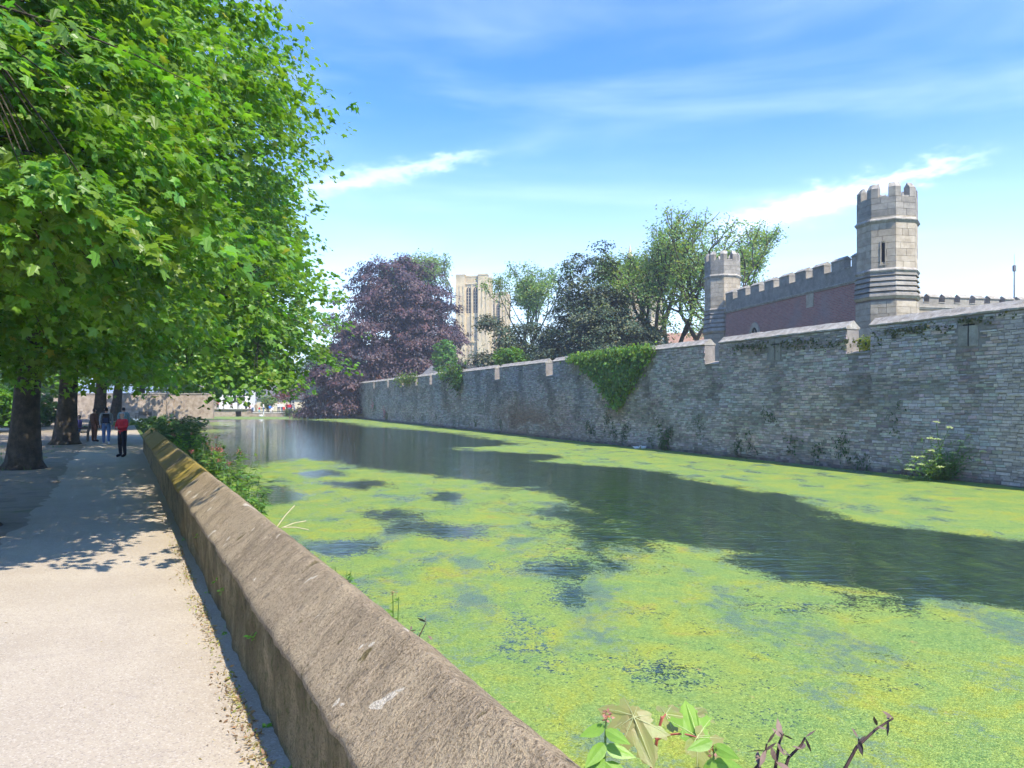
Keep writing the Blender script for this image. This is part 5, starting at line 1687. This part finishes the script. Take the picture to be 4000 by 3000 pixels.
TEMPL = {}
def template(pose, fingers=False):
    key = (pose, fingers)
    if key in TEMPL:
        return TEMPL[key]
    V, Nn, Fc, reg, J, extra = body_mesh(pose, fingers)
    mb = MB().add(V, Fc)
    for v_, in ((x,) for x in extra.v):
        pass
    if extra.nv:
        mb.add(np.vstack(extra.v), extra.f)
    T = {'body': mb.mesh("body", M_SKIN, True)}
    cen = np.array([V[list(f)].mean(0) for f in Fc])
    hz = J['head']
    T['top'] = shell(V, Nn, Fc, (reg == 'top') | ((reg == 'neck') & (cen[:, 2] < J['neck'][2] - .03)), .016, "jacket")
    T['legs'] = shell(V, Nn, Fc, (reg == 'leg'), .012, "trousers")
    T['shoe_a'] = shell(V, Nn, Fc, (reg == 'foot') & (cen[:, 0] > 0), .012, "shoe")
    T['shoe_b'] = shell(V, Nn, Fc, (reg == 'foot') & (cen[:, 0] <= 0), .012, "shoe")
    hair = (reg == 'head') & ((cen[:, 2] > hz[2] + .045) | ((cen[:, 1] > hz[1] + .01) & (cen[:, 2] > hz[2] - .06)))
    T['hair'] = shell(V, Nn, Fc, hair, .016, "hair")
    e = MB()
    for s in (-1, 1):
        e.ball((s * .032, hz[1] - .083, hz[2] + .012), .009, 6, 4)
    T['eyes'] = e.mesh("eyes", M_DARK, True)
    TEMPL[key] = T
    return T

def person(label, loc, rz, pose, top, legs, hair, scale=1.0, fingers=False, group=None, shoes='black', cap=None):
    T = template(pose, fingers)
    root = empty("person", tuple(loc), rz, label=label, cat="person", group=group)
    root.scale = (scale,) * 3
    for key, nm, mt in (('body', 'body', None), ('top', 'jacket', M_CL[top]), ('legs', 'trousers', M_CL[legs]), ('shoe_a', 'shoe', M_CL[shoes]), ('shoe_b', 'shoe', M_CL[shoes]), ('hair', 'hair', M_HAIR[hair]), ('eyes', 'eyes', None)):
        o = bpy.data.objects.new(nm, T[key])
        link(o, root)
        if mt is not None:
            o.material_slots[0].link = 'OBJECT'
            o.material_slots[0].material = mt
    return root
def gx(px, Y):
    return (px - 2000) / F * Y
# walkers under the trees
person("person in a bright red jacket and dark trousers walking towards us", (gx(478, 27.9), 27.9, 0), R(-24), 'hold', 'red', 'black', 'grey', .95, True)
p2 = person("person in a grey jacket with a backpack walking away", (gx(415, 36.4), 36.4, 0), R(205), 'walk', 'grey', 'jeans', 'dark', 1.02, True, shoes='white')
person("person in a pale top walking away behind the red jacket", (gx(483, 41.0), 41.0, 0), R(200), 'walk', 'teal', 'navy', 'dark', 1.0, True)
person("person in a long brown coat beside the bench", (gx(368, 38.6), 38.6, 0), R(150), 'stand', 'brown', 'brown', 'dark', .98, True)
# backpack
bp = empty("backpack", (gx(415, 36.4), 36.4, 0), R(205), label="black backpack with pale strap worn by the walking-away person", cat="backpack")
MB().box((0, .215, 1.22), (.30, .17, .44), taper=.9).obj("bag", M_CL['black'], bp)
MB().box((0, .315, 1.14), (.22, .06, .22), taper=.9).obj("front_pocket", M_CL['navy'], bp)
for s in (-1, 1):
    MB().tube([(s * .10, .14, 1.42), (s * .12, .0, 1.475), (s * .12, -.125, 1.36), (s * .14, -.09, 1.15), (s * .13, .14, 1.04)], .018, 6).obj("strap", M_CL['grey'], bp)

def bench(label, loc, rz, w=1.6, group=None):
    root = empty("bench", tuple(loc), rz, label=label, cat="bench", group=group)
    for k in range(4):
        MB().box((0, -.20 + k * .12, .45), (w, .10, .035)).obj("seat_slat", M_WOOD, root)
    for k in range(3):
        MB().box((0, .235 + k * .02, .58 + k * .14), (w, .03, .10)).obj("back_slat", M_WOOD, root)
    for s in (-1, 1):
        MB().box((s * (w / 2 - .07), -.2, .215), (.07, .07, .43)).obj("leg", M_WOOD, root)
        MB().tube([(s * (w / 2 - .07), .20, 0), (s * (w / 2 - .07), .22, .45), (s * (w / 2 - .07), .315, .95)], .04, 4).obj("leg", M_WOOD, root)
        MB().box((s * (w / 2 - .07), 0.02, .66), (.06, .52, .05)).obj("armrest", M_WOOD, root)
    return root
bench("wooden bench in the shade behind the third trunk", (gx(325, 39.5), 39.5, 0), R(-60), 1.8)
person("person in a purple top sitting on the shaded bench", (gx(312, 39.6), 39.55, .02), R(-60), 'sit', 'purple', 'jeans', 'dark', 1.0, True)
bench("slatted bench at the far end of the path beside the low wall", (gx(560, 86), 86, 0), R(-20), 1.9)
bench("pale bench on the far bank beside the stone pier", (gx(1183, 147), 147, .02), R(10), 2.2)

# visitors on the far bank
FG = "visitors on the far bank"
FZ = .73
far = [  # px, Y, z, rot, pose, top, legs, hair, scale, label
    (851, 143.5, FZ, 20, 'stand', 'pink', 'black', 'brown', .9, "person in pink and black at the left end of the platform"),
    (874, 144.2, FZ, -60, 'stand', 'darkred', 'khaki', 'dark', .95, "person in dark red on the platform"),
    (904, 143.6, FZ, 60, 'walk', 'black', 'brown', 'dark', 1.0, "person in black walking on the platform before the white house"),
    (931, 143.8, FZ, 30, 'stand', 'white', 'black', 'blond', .92, "fair-haired person in white near the platform's right end"),
    (945, 144.6, FZ, 0, 'stand', 'white', 'white', 'brown', .72, "child in white on the platform edge"),
    (961, 143.7, .02, 70, 'stand', 'navy', 'black', 'dark', 1.08, "tall person in navy standing at the foot of the platform"),
    (975, 144.6, .02, -40, 'stand', 'pink', 'grey', 'brown', .85, "person in pink with grey trousers beside the tall navy one"),
    (987, 144.0, .02, 10, 'walk', 'white', 'jeans', 'brown', .98, "person in white with jeans left of the small child"),
    (1000, 146.5, .02, 190, 'stand', 'khaki', 'khaki', 'grey', 1.0, "person in khaki seen from behind"),
    (1013, 143.6, .02, 20, 'stand', 'red', 'cyan', 'brown', .62, "small child in red top and cyan shorts"),
    (1029, 143.8, .02, -80, 'stand', 'white', 'jeans', 'dark', 1.02, "person in white shirt and jeans right of the small child"),
    (1054, 144.6, .02, 70, 'sit', 'blue', 'khaki', 'dark', 1.15, "person in bright blue sitting by the water"),
    (1066, 144.0, .02, -40, 'sit', 'white', 'white', 'brown', 1.0, "person in white sitting beside the bright blue one"),
    (1044, 150.0, .02, 160, 'stand', 'black', 'black', 'dark', 1.0, "person in black in the shade behind"),
    (1088, 144.2, .02, 0, 'stand', 'white', 'navy', 'dark', 1.08, "tall person in white and navy in the middle of the group"),
    (1101, 144.0, .02, 30, 'hold', 'white', 'jeans', 'blond', 1.0, "person in white bending over the red pushchair"),
    (1121, 149.5, .02, 170, 'stand', 'darkred', 'black', 'dark', 1.05, "person in dark red behind the red-shirted one"),
    (1130, 145.0, .02, 0, 'stand', 'red', 'jeans', 'blond', 1.0, "person in red shirt and blue jeans on the far bank"),
    (1149, 145.0, .02, -70, 'point', 'grey', 'jeans', 'brown', 1.0, "person in grey raising both arms to take a picture"),
    (1137, 150.0, .02, 150, 'stand', 'darkred', 'navy', 'brown', 1.0, "person in maroon under the red-leaved tree")]
for px_, Y_, z_, rz_, ps, tp_, lg, hr, sc_, lab in far:
    person(lab, (gx(px_, Y_), Y_, z_), R(rz_), ps, tp_, lg, hr, sc_, group=FG)
# pushchair
pc = empty("pushchair", (gx(1110, 143.7), 143.7, .02), R(30), label="small red pushchair on the far bank", cat="pushchair")
MB().box((0, 0, .52), (.42, .5, .12)).box((0, .22, .78), (.42, .10, .5)).obj("seat", M_CL['red'], pc)
for s in (-1, 1):
    MB().tube([(s * .2, -.3, .12), (s * .2, 0, .5), (s * .2, .35, 1.02)], .018, 5).obj("frame", M_METAL, pc)
    for y_ in (-.3, .3):
        MB().tube([(s * .22 - .02, y_, .12), (s * .22 + .02, y_, .12)], .115, 10).obj("wheel", M_CL['black'], pc)

# swan and ducks
def bird(name, label, loc, rz, s, cat, neck=True):
    root = empty(name, tuple(loc), rz, label=label, cat=cat)
    root.scale = (s,) * 3
    mb = MB().ball((0, 0, .12), (.22, .42, .20), 10, 7).ball((0, .36, .22), (.10, .20, .08), 8, 5)
    nk = [(0, -.30, .16), (0, -.42, .36), (0, -.36, .60), (0, -.40, .74), (0, -.50, .74)] if neck else [(0, -.28, .16), (0, -.36, .30), (0, -.42, .36)]
    mb.tube(nk, np.linspace(.10, .05, len(nk)), 8)
    mb.ball(nk[-1], (.06, .09, .06), 8, 6)
    mb.obj("body", M_CL['white'], root, smooth=True)
    q = np.array(nk[-1])
    MB().tube([q + (0, -.07, -.01), q + (0, -.17, -.03)], [.03, .012], 6).obj("beak", m_plain(name + "_beak", (.55, .20, .04), .5), root)
bird("swan", "white swan on the water before the far bank", (gx(1022, 140), 140, WZ), R(70), 1.15, "swan")
y_ = F * 2.7 / (1753 - HY)
bird("duck", "white duck resting on the duckweed below the hanging fern, left of two", (gx(2487, y_), y_, WZ + .01), R(80), .42, "duck", False)
bird("duck", "white duck resting on the duckweed below the hanging fern, right of two", (gx(2516, y_), y_ + .2, WZ + .01), R(-60), .46, "duck", False)

# ================================================================== BANK PLANTS
M_STEM = m_plain("green_stem", (.12, .20, .05), .6, .2)
M_DRYSTEM = m_plain("dry_brown_stem", (.085, .05, .045), .7, .3, 20.0)
M_REDSTEM = m_plain("red_petiole", (.34, .10, .07), .5, .2)
def clump(name, label, c, r, h, n_stem, n_leaf, leaf, colour, seed, flower=None, n_fl=0, cat="plant", group=None, fsize=.022, tp=LANCE):
    rng = np.random.default_rng(seed)
    c = np.asarray(c, float)
    root = empty(name, tuple(c), label=label, cat=cat, group=group)
    st = MB()
    Cs, Ns, Ts, Fp = [], [], [], []
    for i in range(n_stem):
        a = rng.uniform(0, 2 * math.pi)
        L_ = h * rng.uniform(.55, 1.05)
        tip = c + np.array((math.cos(a) * r * rng.uniform(.3, 1), math.sin(a) * r * rng.uniform(.3, 1), L_))
        base = c + np.array((math.cos(a), math.sin(a), 0)) * r * .25
        pts = bez(base, tip, (0, 0, L_ * .15), 7)
        st.tube(pts, np.linspace(.007, .0035, 7), 4, cap=False)
        k = max(2, n_leaf // n_stem)
        for q in range(k):
            t = rng.uniform(.2, .97)
            p = pts[int(t * 6)] * (1 - (t * 6) % 1) + pts[min(6, int(t * 6) + 1)] * ((t * 6) % 1)
            b_ = rng.uniform(0, 2 * math.pi)
            d_ = np.array((math.cos(b_), math.sin(b_), rng.uniform(-.1, .6)))
            Cs.append(p); Ts.append(d_); Ns.append(np.array((0, 0, 1.0)) - d_ * .2 + rng.normal(0, .3, 3))
        if flower and i < n_fl:
            Fp.append(pts[-1])
    st.obj("stems", M_STEM, root, kind="stuff")
    Cs, Ns, Ts = map(np.array, (Cs, Ns, Ts))
    n = len(Cs)
    obj_of("foliage", leaf_mesh("foliage", Cs, Ns, Ts, leaf * rng.uniform(.6, 1.3, n), tp, leaf_colours(rng, n, 1, colour, .3, .12), M_LEAF), root, kind="stuff")
    for fp in Fp:
        k = 34
        C_ = fp + rng.normal(0, 1, (k, 3)) * np.array((.03, .03, .022)) * (fsize / .022)
        Nf = rng.normal(0, 1, (k, 3)) + np.array((0, 0, .7))
        fo = obj_of("flower_head", leaf_mesh("flower_head", C_, Nf, rng.normal(0, 1, (k, 3)), fsize * rng.uniform(.7, 1.3, k), DIAMOND, leaf_colours(rng, k, 1, flower, .3, .05), M_LEAF), root)
    fix_parent(root)
    return root
PINK = (.55, .13, .19)
BG = "wild plants on the bank behind the low wall"
G2 = (.15, .26, .06)
for i, (c_, Y_, z_, r_, h_, ns, nl, lf, colr, nfl, lab) in enumerate((
        (2.15, 15.2, -.6, .55, 1.45, 30, 420, .10, G2, 12, "leafy clump with several pink flower heads beside the bend of the coping moss"),
        (2.05, 13.4, -.6, .50, 1.22, 30, 420, .10, G2, 0, "dense green clump without flowers, nearest the sky-reflecting gap"),
        (2.0, 12.2, -.6, .40, 1.05, 22, 300, .09, (.13, .25, .07), 0, "low green clump hugging the wall nearest us"),
        (2.1, 18.0, -.6, .55, 1.40, 26, 330, .10, (.06, .12, .045), 4, "dark bluish-green clump with red flower sprigs over the water"),
        (2.2, 24.0, -.6, .65, 1.45, 36, 460, .13, (.17, .32, .04), 3, "bright yellow-green clump further along the low wall"),
        (2.5, 21.5, -.6, .5, 1.45, 20, 200, .09, (.10, .18, .05), 8, "slender clump with pink valerian heads leaning over the water"),
        (2.1, 28.0, -.6, .9, 1.72, 40, 560, .14, (.05, .10, .03), 4, "dark shady bush with pink flowers near the end of the low wall"),
        (2.4, 31.5, -.6, 1.0, 1.70, 40, 560, .15, (.045, .095, .03), 2, "dark bush at the end of the low wall"))):
    clump("bank_plant", lab, lp(c_, Y_, z_), r_ * 1.15, h_ * 1.14, int(ns * 1.5), nl * 3, lf * 1.25, colr, 200 + i, PINK, nfl, group=BG)
for i, (px_, py_, Y_, h_, lab) in enumerate(((1115, 2200, 10.3, .45, "small green tuft just over the coping ridge, farther"), (1290, 2240, 8.9, .5, "lance-leaved tuft over the coping ridge"), (1335, 2262, 8.5, .4, "short bright tuft over the coping ridge, nearer"))):
    p = P(px_, py_, Y_)
    clump("bank_weed", lab, (p[0], p[1], p[2] - h_ * .8), .14, h_, 7, 36, .10, G2, 220 + i, group="weeds poking over the coping")
p = P(1545, 2420, 5.9)
clump("flower_sprig", "single upright sprig with a pink bud over the coping", (p[0], p[1], p[2] - .3), .05, .52, 2, 18, .075, (.17, .32, .05), 231, (.42, .22, .20), 1, fsize=.012)
# fallen dry stalks on the water
m = MB()
for a, b in (((1080, 2060), (1150, 1975)), ((1100, 2062), (1195, 2035)), ((1105, 2060), (1205, 2070))):
    A, B_ = P(*a, 11.3), P(*b, 11.8)
    m.tube([A, (A + B_) / 2 + (0, 0, .02), B_], .008, 4)
m.obj("dry_stalks", m_plain("straw_stalk", (.42, .36, .22), .8), kind="stuff", label="dry pale reed stalks lying over the duckweed by the low wall", cat="stalks")

# flowers on the far wall
for i, (px_, py_) in enumerate(((1410, 1590), (1466, 1588), (1512, 1618))):
    y = wpx(px_); zc = HC + (HY - py_) / F * y
    rng = np.random.default_rng(240 + i)
    pts = [(y + rng.normal(0, .4), zc + rng.normal(-.15, .45)) for _ in range(26)]
    rt = wall_leaves("wall_valerian", "pink valerian clump %s on the far wall" % ["leftmost", "in the middle", "lowest and rightmost"][i], pts, 4, .15, .22, (.07, .13, .04), 245 + i, LANCE, .18, "plant", group="valerian clumps on the far wall")
    n = 90
    C = np.array([wp(y + rng.normal(0, .35), -.35 - abs(rng.normal(0, .1)), zc + .15 + rng.normal(0, .4)) for _ in range(n)])
    fl = obj_of("flowers", leaf_mesh("flowers", C, np.array((-.7, -.5, .4)) + rng.normal(0, .4, (n, 3)), rng.normal(0, 1, (n, 3)), .16 * rng.uniform(.6, 1.2, n), DIAMOND, leaf_colours(rng, n, 1, (.62, .20, .30), .25, .05), M_LEAF), rt, kind="stuff")
    fl.matrix_parent_inverse = rt.matrix_world.inverted()

# water dropwort at the foot of the moat wall
rng = np.random.default_rng(260)
yb = 26.6
root = empty("water_dropwort", tuple(wp(yb, -.35, WZ)), label="tall green plant with flat white flower heads at the foot of the moat wall", cat="plant")
st, Cs, Ts = MB(), [], []
heads = [(3657, 1650), (3708, 1672), (3632, 1714), (3661, 1718), (3786, 1700), (3753, 1725), (3799, 1738), (3866, 1716), (3638, 1762), (3573, 1788), (3602, 1786), (3639, 1802), (3555, 1818), (3725, 1770), (3838, 1765), (3760, 1748), (3848, 1790), (3700, 1812), (3597, 1816), (3672, 1826), (3550, 1836), (3822, 1800)]
for px_, py_ in heads:
    Y_ = 25.7 + rng.uniform(-.5, .3)
    tipp = P(px_, py_, Y_)
    base = wp(yb, -.35, WZ) + np.array((rng.normal(0, .25), rng.normal(0, .15), 0))
    pts = bez(base, tipp, (0, 0, .25), 8)
    st.tube(pts, np.linspace(.016, .007, 8), 5, cap=False)
    for q in range(44):
        t = rng.uniform(.12, .92) ** 1.2
        p = pts[int(t * 7)]
        Cs.append(p + rng.normal(0, .12, 3)); Ts.append(rng.normal(0, 1, 3) + (0, 0, .2))
    rays = 11
    hc_ = MB()
    cc, nn2 = [], []
    for q in range(rays):
        a = q * 2.4
        rr = .10 * math.sqrt((q + .5) / rays) * rng.uniform(.9, 1.15)
        e_ = tipp + np.array((math.cos(a) * rr, math.sin(a) * rr, .045 - rr * .25))
        for w_ in range(6):
            cc.append(e_ + rng.normal(0, .012, 3)); nn2.append((rng.normal(0, .3), rng.normal(0, .3), 1))
    cc, nn2 = np.array(cc), np.array(nn2)
    obj_of("flower_head", leaf_mesh("flower_head", cc, nn2, rng.normal(0, 1, (len(cc), 3)), np.full(len(cc), .046), DIAMOND, leaf_colours(rng, len(cc), 1, (.62, .66, .46), .15, .04), M_LEAF), root)
st.obj("stems", M_STEM, root, kind="stuff")
low = wp(yb, -.4, WZ + .25) + rng.normal(0, 1, (2600, 3)) * np.array((.70, .3, .36)) + np.array((.30, 0, .22))
low = low[low[:, 2] > WZ]
Cs = np.vstack([np.array(Cs), low]); n = len(Cs)
Ts = np.vstack([np.array(Ts), rng.normal(0, 1, (len(low), 3)) + (0, 0, .4)])
obj_of("foliage", leaf_mesh("foliage", Cs, np.array((0, 0, 1.0)) + rng.normal(0, .5, (n, 3)), Ts, .10 * rng.uniform(.6, 1.3, n), LANCE, leaf_colours(rng, n, 1, (.12, .22, .06), .3, .1), M_LEAF), root, kind="stuff")
fix_parent(root)

# ---------------------------------------------------------------- foreground sapling behind the coping
BIG = tmpl([(0, .0), (.10, -.10), (.22, -.13), (.36, -.05), (.42, .04), (.36, .10), (.40, .17), (.30, .22), (.40, .29), (.50, .33), (.55, .45), (.64, .55), (.54, .55), (.50, .63), (.40, .56), (.30, .52), (.21, .52), (.20, .64), (.27, .72), (.20, .78), (.18, .88), (.09, .94), (.0, 1.06)], .30, .28)
def big_leaf_mat(name, c1, c2, trans=.4):
    m_, t = new_mat(name)
    v = t.coord(obj=True)
    n1 = t.noise(v, 9.0, 4, .6)
    c = t.ramp(n1, [(.35, c1), (.65, c2)])
    fine = t.noise(v, 70.0, 4, .7)
    b_ = t.bsdf(c, .4, t.bump(fine, .25, .004), .4)
    tr = t.n('ShaderNodeBsdfTranslucent'); t.put(tr.inputs[0], t.mix(1.0, c, (1.2, 1.2, .5), 'MULTIPLY'))
    mx = t.n('ShaderNodeMixShader'); mx.inputs[0].default_value = trans
    t.put(mx.inputs[1], b_); t.put(mx.inputs[2], tr.outputs[0]); t.out(mx.outputs[0])
    return m_
M_BRONZE = big_leaf_mat("bronze_maple_leaf", (.26, .31, .085), (.31, .27, .11))
M_LIME = big_leaf_mat("lime_leaf", (.16, .31, .04), (.24, .40, .06))
M_VEIN = m_plain("leaf_vein", (.42, .45, .20), .6)
sap = empty("maple_sapling", tuple(P(2520, 3150, 2.5)), label="maple sapling with large bronze leaves behind the coping, at the bottom edge", cat="sapling")
def big_leaf(parent, px_, py_, Y_, size, nrm, tipd, tp, mat, name="leaf", veins=True):
    c = P(px_, py_, Y_)
    nrm = unit(np.array(nrm, float)); tipd = np.array(tipd, float)
    tipd = unit(tipd - nrm * (nrm @ tipd)); rr = np.cross(tipd, nrm)
    tv, tf = tp
    V = c + size * (tv[:, :1] * rr + tv[:, 1:2] * tipd + tv[:, 2:3] * nrm)
    o = MB().add(V, [tuple(f) for f in tf]).obj(name, mat, parent)
    if veins:
        vb = MB()
        for ex, ey in ((0, 1.0), (.60, .53), (-.60, .53), (.40, .05), (-.40, .05)):
            A = c + nrm * size * .004
            q = np.array((ex, ey)) * .93
            z = -.30 * abs(q[0]) - .28 * q[1] ** 2
            vb.tube([A, c + size * (rr * q[0] * .5 + tipd * q[1] * .5 + nrm * (-.30 * abs(q[0]) * .5 - .28 * (q[1] * .5) ** 2 + .004)), c + size * (rr * q[0] + tipd * q[1] + nrm * (z + .004))], [size * .008, size * .006, size * .003], 4)
        v_ = vb.obj("veins", M_VEIN, o)
        v_["kind"] = "stuff"
    return c
stem0 = P(2520, 3150, 2.55)
sm = MB()
joint = P(2585, 2800, 2.5)
sm.tube(bez(stem0, joint, (0, 0, .02), 6), np.linspace(.008, .004, 6), 6)
for tgt, Y_ in (((2475, 2800), 2.45), ((2600, 2790), 2.6), ((2722, 2880), 2.42)):
    sm.tube(bez(P(2565, 2890, 2.5), P(*tgt, Y_), (0, 0, .03), 6), np.linspace(.004, .0025, 6), 5)
sm.obj("stem", M_REDSTEM, sap)
big_leaf(sap, 2475, 2800, 2.45, 0.145, (-.15, -.75, .75), (.35, -.5, -.9), BIG, M_BRONZE)
big_leaf(sap, 2475, 2796, 2.46, 0.12, (-.1, -.55, .9), (-.95, .5, .2), BIG, M_BRONZE)
big_leaf(sap, 2600, 2790, 2.60, 0.15, (.25, -.35, 1.0), (.9, .25, -.1), BIG, M_BRONZE)
big_leaf(sap, 2690, 2785, 2.75, .13, (.1, -.2, 1.0), (.7, .8, .1), BIG, M_BRONZE)
big_leaf(sap, 2722, 2880, 2.42, 0.145, (.3, -.8, .65), (.75, -.2, -.75), BIG, M_BRONZE)
big_leaf(sap, 2722, 2876, 2.43, 0.12, (.1, -.8, .7), (-.05, .5, .9), BIG, M_LIME)
fix_parent(sap)
OV = tmpl([(0, 0), (.17, .12), (.24, .32), (.20, .58), (.09, .82), (0, 1.0)], .35, .2)
for i, (stems, lab) in enumerate(((((2370, 2790), (2300, 2880), (2390, 2900)), "valerian shoot with broad lime leaves and a pink bud, left of the sapling"), (((2790, 2930), (2690, 2900), (2740, 2960)), "valerian shoot with lime leaves below the sapling's right leaf"))):
    x0 = stems[0][0]
    root = empty("valerian_shoot", tuple(P(x0 - 10, 3200, 2.35)), label=lab, cat="plant")
    b0 = P(x0 - 20, 3200, 2.35)
    s_ = MB(); s_.tube(bez(b0, P(*stems[0], 2.33), (0, 0, .02), 7), np.linspace(.006, .003, 7), 6); s_.obj("stem", M_STEM, root)
    rng = np.random.default_rng(300 + i)
    for q, py_ in enumerate((2835, 2850, 2900, 2915, 2965, 2975)):
        sgn = 1 if q % 2 else -1
        big_leaf(root, x0 - 6, py_ + (60 if i else 0), 2.33, .085 + .012 * (q // 2), (rng.normal(0, .3), -.6, .7), (sgn * .8, -.4 * (q % 3), -.35), OV, M_LIME, veins=False)
    bud = P(*stems[0], 2.33)
    k = 26
    C_ = bud + rng.normal(0, .007, (k, 3))
    obj_of("flower_bud", leaf_mesh("flower_bud", C_, rng.normal(0, 1, (k, 3)), rng.normal(0, 1, (k, 3)), np.full(k, .014), DIAMOND, leaf_colours(rng, k, 1, (.50, .24, .20), .3, .05), M_LEAF), root)
    fix_parent(root)
# withered stems
M_DRYLEAF = m_plain("withered_leaf", (.17, .115, .09), .7, .35, 25.0)
for i, (pth, lvs, lab) in enumerate((
        (((2900, 3060), (2960, 2990), (2990, 2940), (2995, 2905)), ((2960, 2985), (2992, 2930), (2997, 2905)), "short withered stem with curled brown leaves, left of three"),
        (((3020, 3060), (3035, 2960), (3045, 2900), (3060, 2865)), ((3030, 2975), (3035, 2900), (3050, 2880), (3058, 2870)), "thick withered stem with shrivelled leaf cluster, middle of three"),
        (((3050, 3060), (3080, 2960), (3130, 2910), (3145, 2880)), ((3090, 2955), (3135, 2925), (3145, 2880)), "withered forked stem with papery leaf leaning right"),
        (((3270, 3060), (3345, 2920), (3420, 2850), (3490, 2805)), ((3350, 2900), (3352, 2880), (3425, 2835), (3470, 2812), (3490, 2805)), "long dark withered stem slanting to the right at the bottom edge"),
        (((1610, 2560), (1640, 2480), (1665, 2430)), ((1608, 2445), (1625, 2460), (1690, 2500), (1665, 2430)), "small withered sprig with curled brown leaves on the coping ridge"))):
    Yd = 2.7 if i < 4 else 5.0
    pts = [P(x, y, Yd) for x, y in pth]
    root = empty("withered_stem", tuple(pts[0]), label=lab, cat="stem", group="withered stems behind the coping")
    w_ = .0065 if i < 4 else .006
    MB().tube(pts, np.linspace(w_, w_ * .5, len(pts)), 6).obj("stem", M_DRYSTEM, root)
    rng = np.random.default_rng(320 + i)
    for x, y in lvs:
        for q in range(2):
            tp_ = tmpl([(0, 0), (.16, .25), (.20, .55), (0, 1.0)], 1.1, .9)
            big_leaf(root, x, y, Yd - .01, .036 * (1 if i < 4 else 1.2) * rng.uniform(.8, 1.5), rng.normal(0, 1, 3), (rng.normal(0, .6), 0, rng.choice([1, .8, -.5])), tp_, M_DRYLEAF, "dry_leaf", False)
    fix_parent(root)

# ---------------------------------------------------------------- litter and small weeds at the wall foot
rng = np.random.default_rng(400)
n = 1700
cl_ = np.array([3.6, 4.2, 4.9, 5.3, 6.6, 7.4, 8.8, 10.2])
Yl = cl_[rng.integers(0, 8, n)] + rng.normal(0, .30, n)
Yl[:350] = rng.uniform(2.5, 14, 350)
cc_ = CF - .10 - np.abs(rng.normal(0, .075, n)) * 1.1
C = np.array([lp(c, y, .012) for c, y in zip(cc_, Yl)])
C[:, 2] += rng.random(n) * .015
pal_ = np.array(((.30, .22, .12), (.42, .33, .15), (.20, .13, .08), (.36, .22, .14), (.30, .33, .08)))
obj_of("leaf_litter", leaf_mesh("leaf_litter", C, np.array((0, 0, 1.0)) + rng.normal(0, .55, (n, 3)), rng.normal(0, 1, (n, 3)), .030 * rng.uniform(.4, 1.4, n), LANCE, pal_[rng.integers(0, 5, n)] * rng.uniform(.7, 1.2, (n, 1)), M_LEAF),
       kind="stuff", label="brown leaf litter gathered at the foot of the low wall", cat="leaf litter")
n = 420
Yl = rng.uniform(1, 24, n); C = np.array([lp(CF - .15 - rng.uniform(.1, 2.6), y, .01) for y in Yl])
obj_of("scattered_leaves", leaf_mesh("scattered_leaves", C, np.array((0, 0, 1.0)) + rng.normal(0, .3, (n, 3)), rng.normal(0, 1, (n, 3)), .022 * rng.uniform(.4, 1.5, n), LANCE, pal_[rng.integers(0, 5, n)] * .7, M_LEAF),
       kind="stuff", label="few small dry leaves and bits scattered on the path", cat="leaf litter")
sprouts = [(CF - .02, 8.0, .02), (CF - .06, 6.5, .05), (CF - .03, 7.2, .34), (CF - .03, 6.9, .30), (CF - .03, 5.3, .38), (CF - .03, 9.1, .40), (CF - .05, 4.1, .03), (CF - .05, 4.7, .02), (CF - .05, 11.0, .02)]
sprouts.sort(key=lambda q: q[1])
for i, (c_, y_, z_) in enumerate(sprouts):
    k = 9
    p0 = lp(c_, y_, z_)
    C = p0 + rng.normal(0, .012, (k, 3))
    rt = empty("weed_sprout", tuple(p0), label="tiny green sprout %s the low wall, %s from the near end" % ("on the face of" if z_ > .2 else "at the foot of", ORD[i]), cat="weed", group="green sprouts on the low wall")
    obj_of("foliage", leaf_mesh("foliage", C, np.array((-.5, -.4, .8)) + rng.normal(0, .4, (k, 3)), rng.normal(0, 1, (k, 3)) + (0, 0, .6), .035 * rng.uniform(.6, 1.3, k), OV, leaf_colours(rng, k, 1, (.16, .36, .04), .2, .1), M_LEAF), rt, kind="stuff")
    fix_parent(rt)
# rough grass under the trees
n = 9000
Yg = rng.uniform(13, 34, n); cg = -2.6 - np.abs(rng.normal(0, 2.2, n))
C = np.array([lp(c, y, .0) for c, y in zip(cg, Yg)])
msk = fbm(C[:, 0] * .7, C[:, 1] * .7, 12, 3) > .50
C = C[msk]; n = len(C)
BLADE = (np.array([(-.06, 0, 0), (.06, 0, 0), (.0, 1, .15)]), [[0, 1, 2]])
obj_of("grass", leaf_mesh("grass", C, rng.normal(0, 1, (n, 3)) * np.array((1, 1, .1)), np.array((0, 0, 1.0)) + rng.normal(0, .3, (n, 3)), .10 * rng.uniform(.4, 1.4, n), BLADE, leaf_colours(rng, n, 1, (.09, .16, .035), .3, .1), M_LEAF), kind="stuff", label="rough grass under the row of maples", cat="grass")

# ================================================================== ADDED HAZE, imitating lens glare
hz_m = bpy.data.materials.new("glare_veil")
hz_m.use_nodes = True
ht = hz_m.node_tree
ht.nodes.clear()
pv = ht.nodes.new('ShaderNodeVolumePrincipled')
pv.inputs['Color'].default_value = (.80, .90, 1.0, 1)
pv.inputs['Density'].default_value = 0.0008
pv.inputs['Anisotropy'].default_value = 0.2
ho = ht.nodes.new('ShaderNodeOutputMaterial')
ht.links.new(pv.outputs[0], ho.inputs['Volume'])
MB().box((0, 0, 30.5), (8300, 8300, 64.0)).obj("haze", hz_m, kind="stuff", label="thin pale haze added to imitate lens glare", cat="haze")
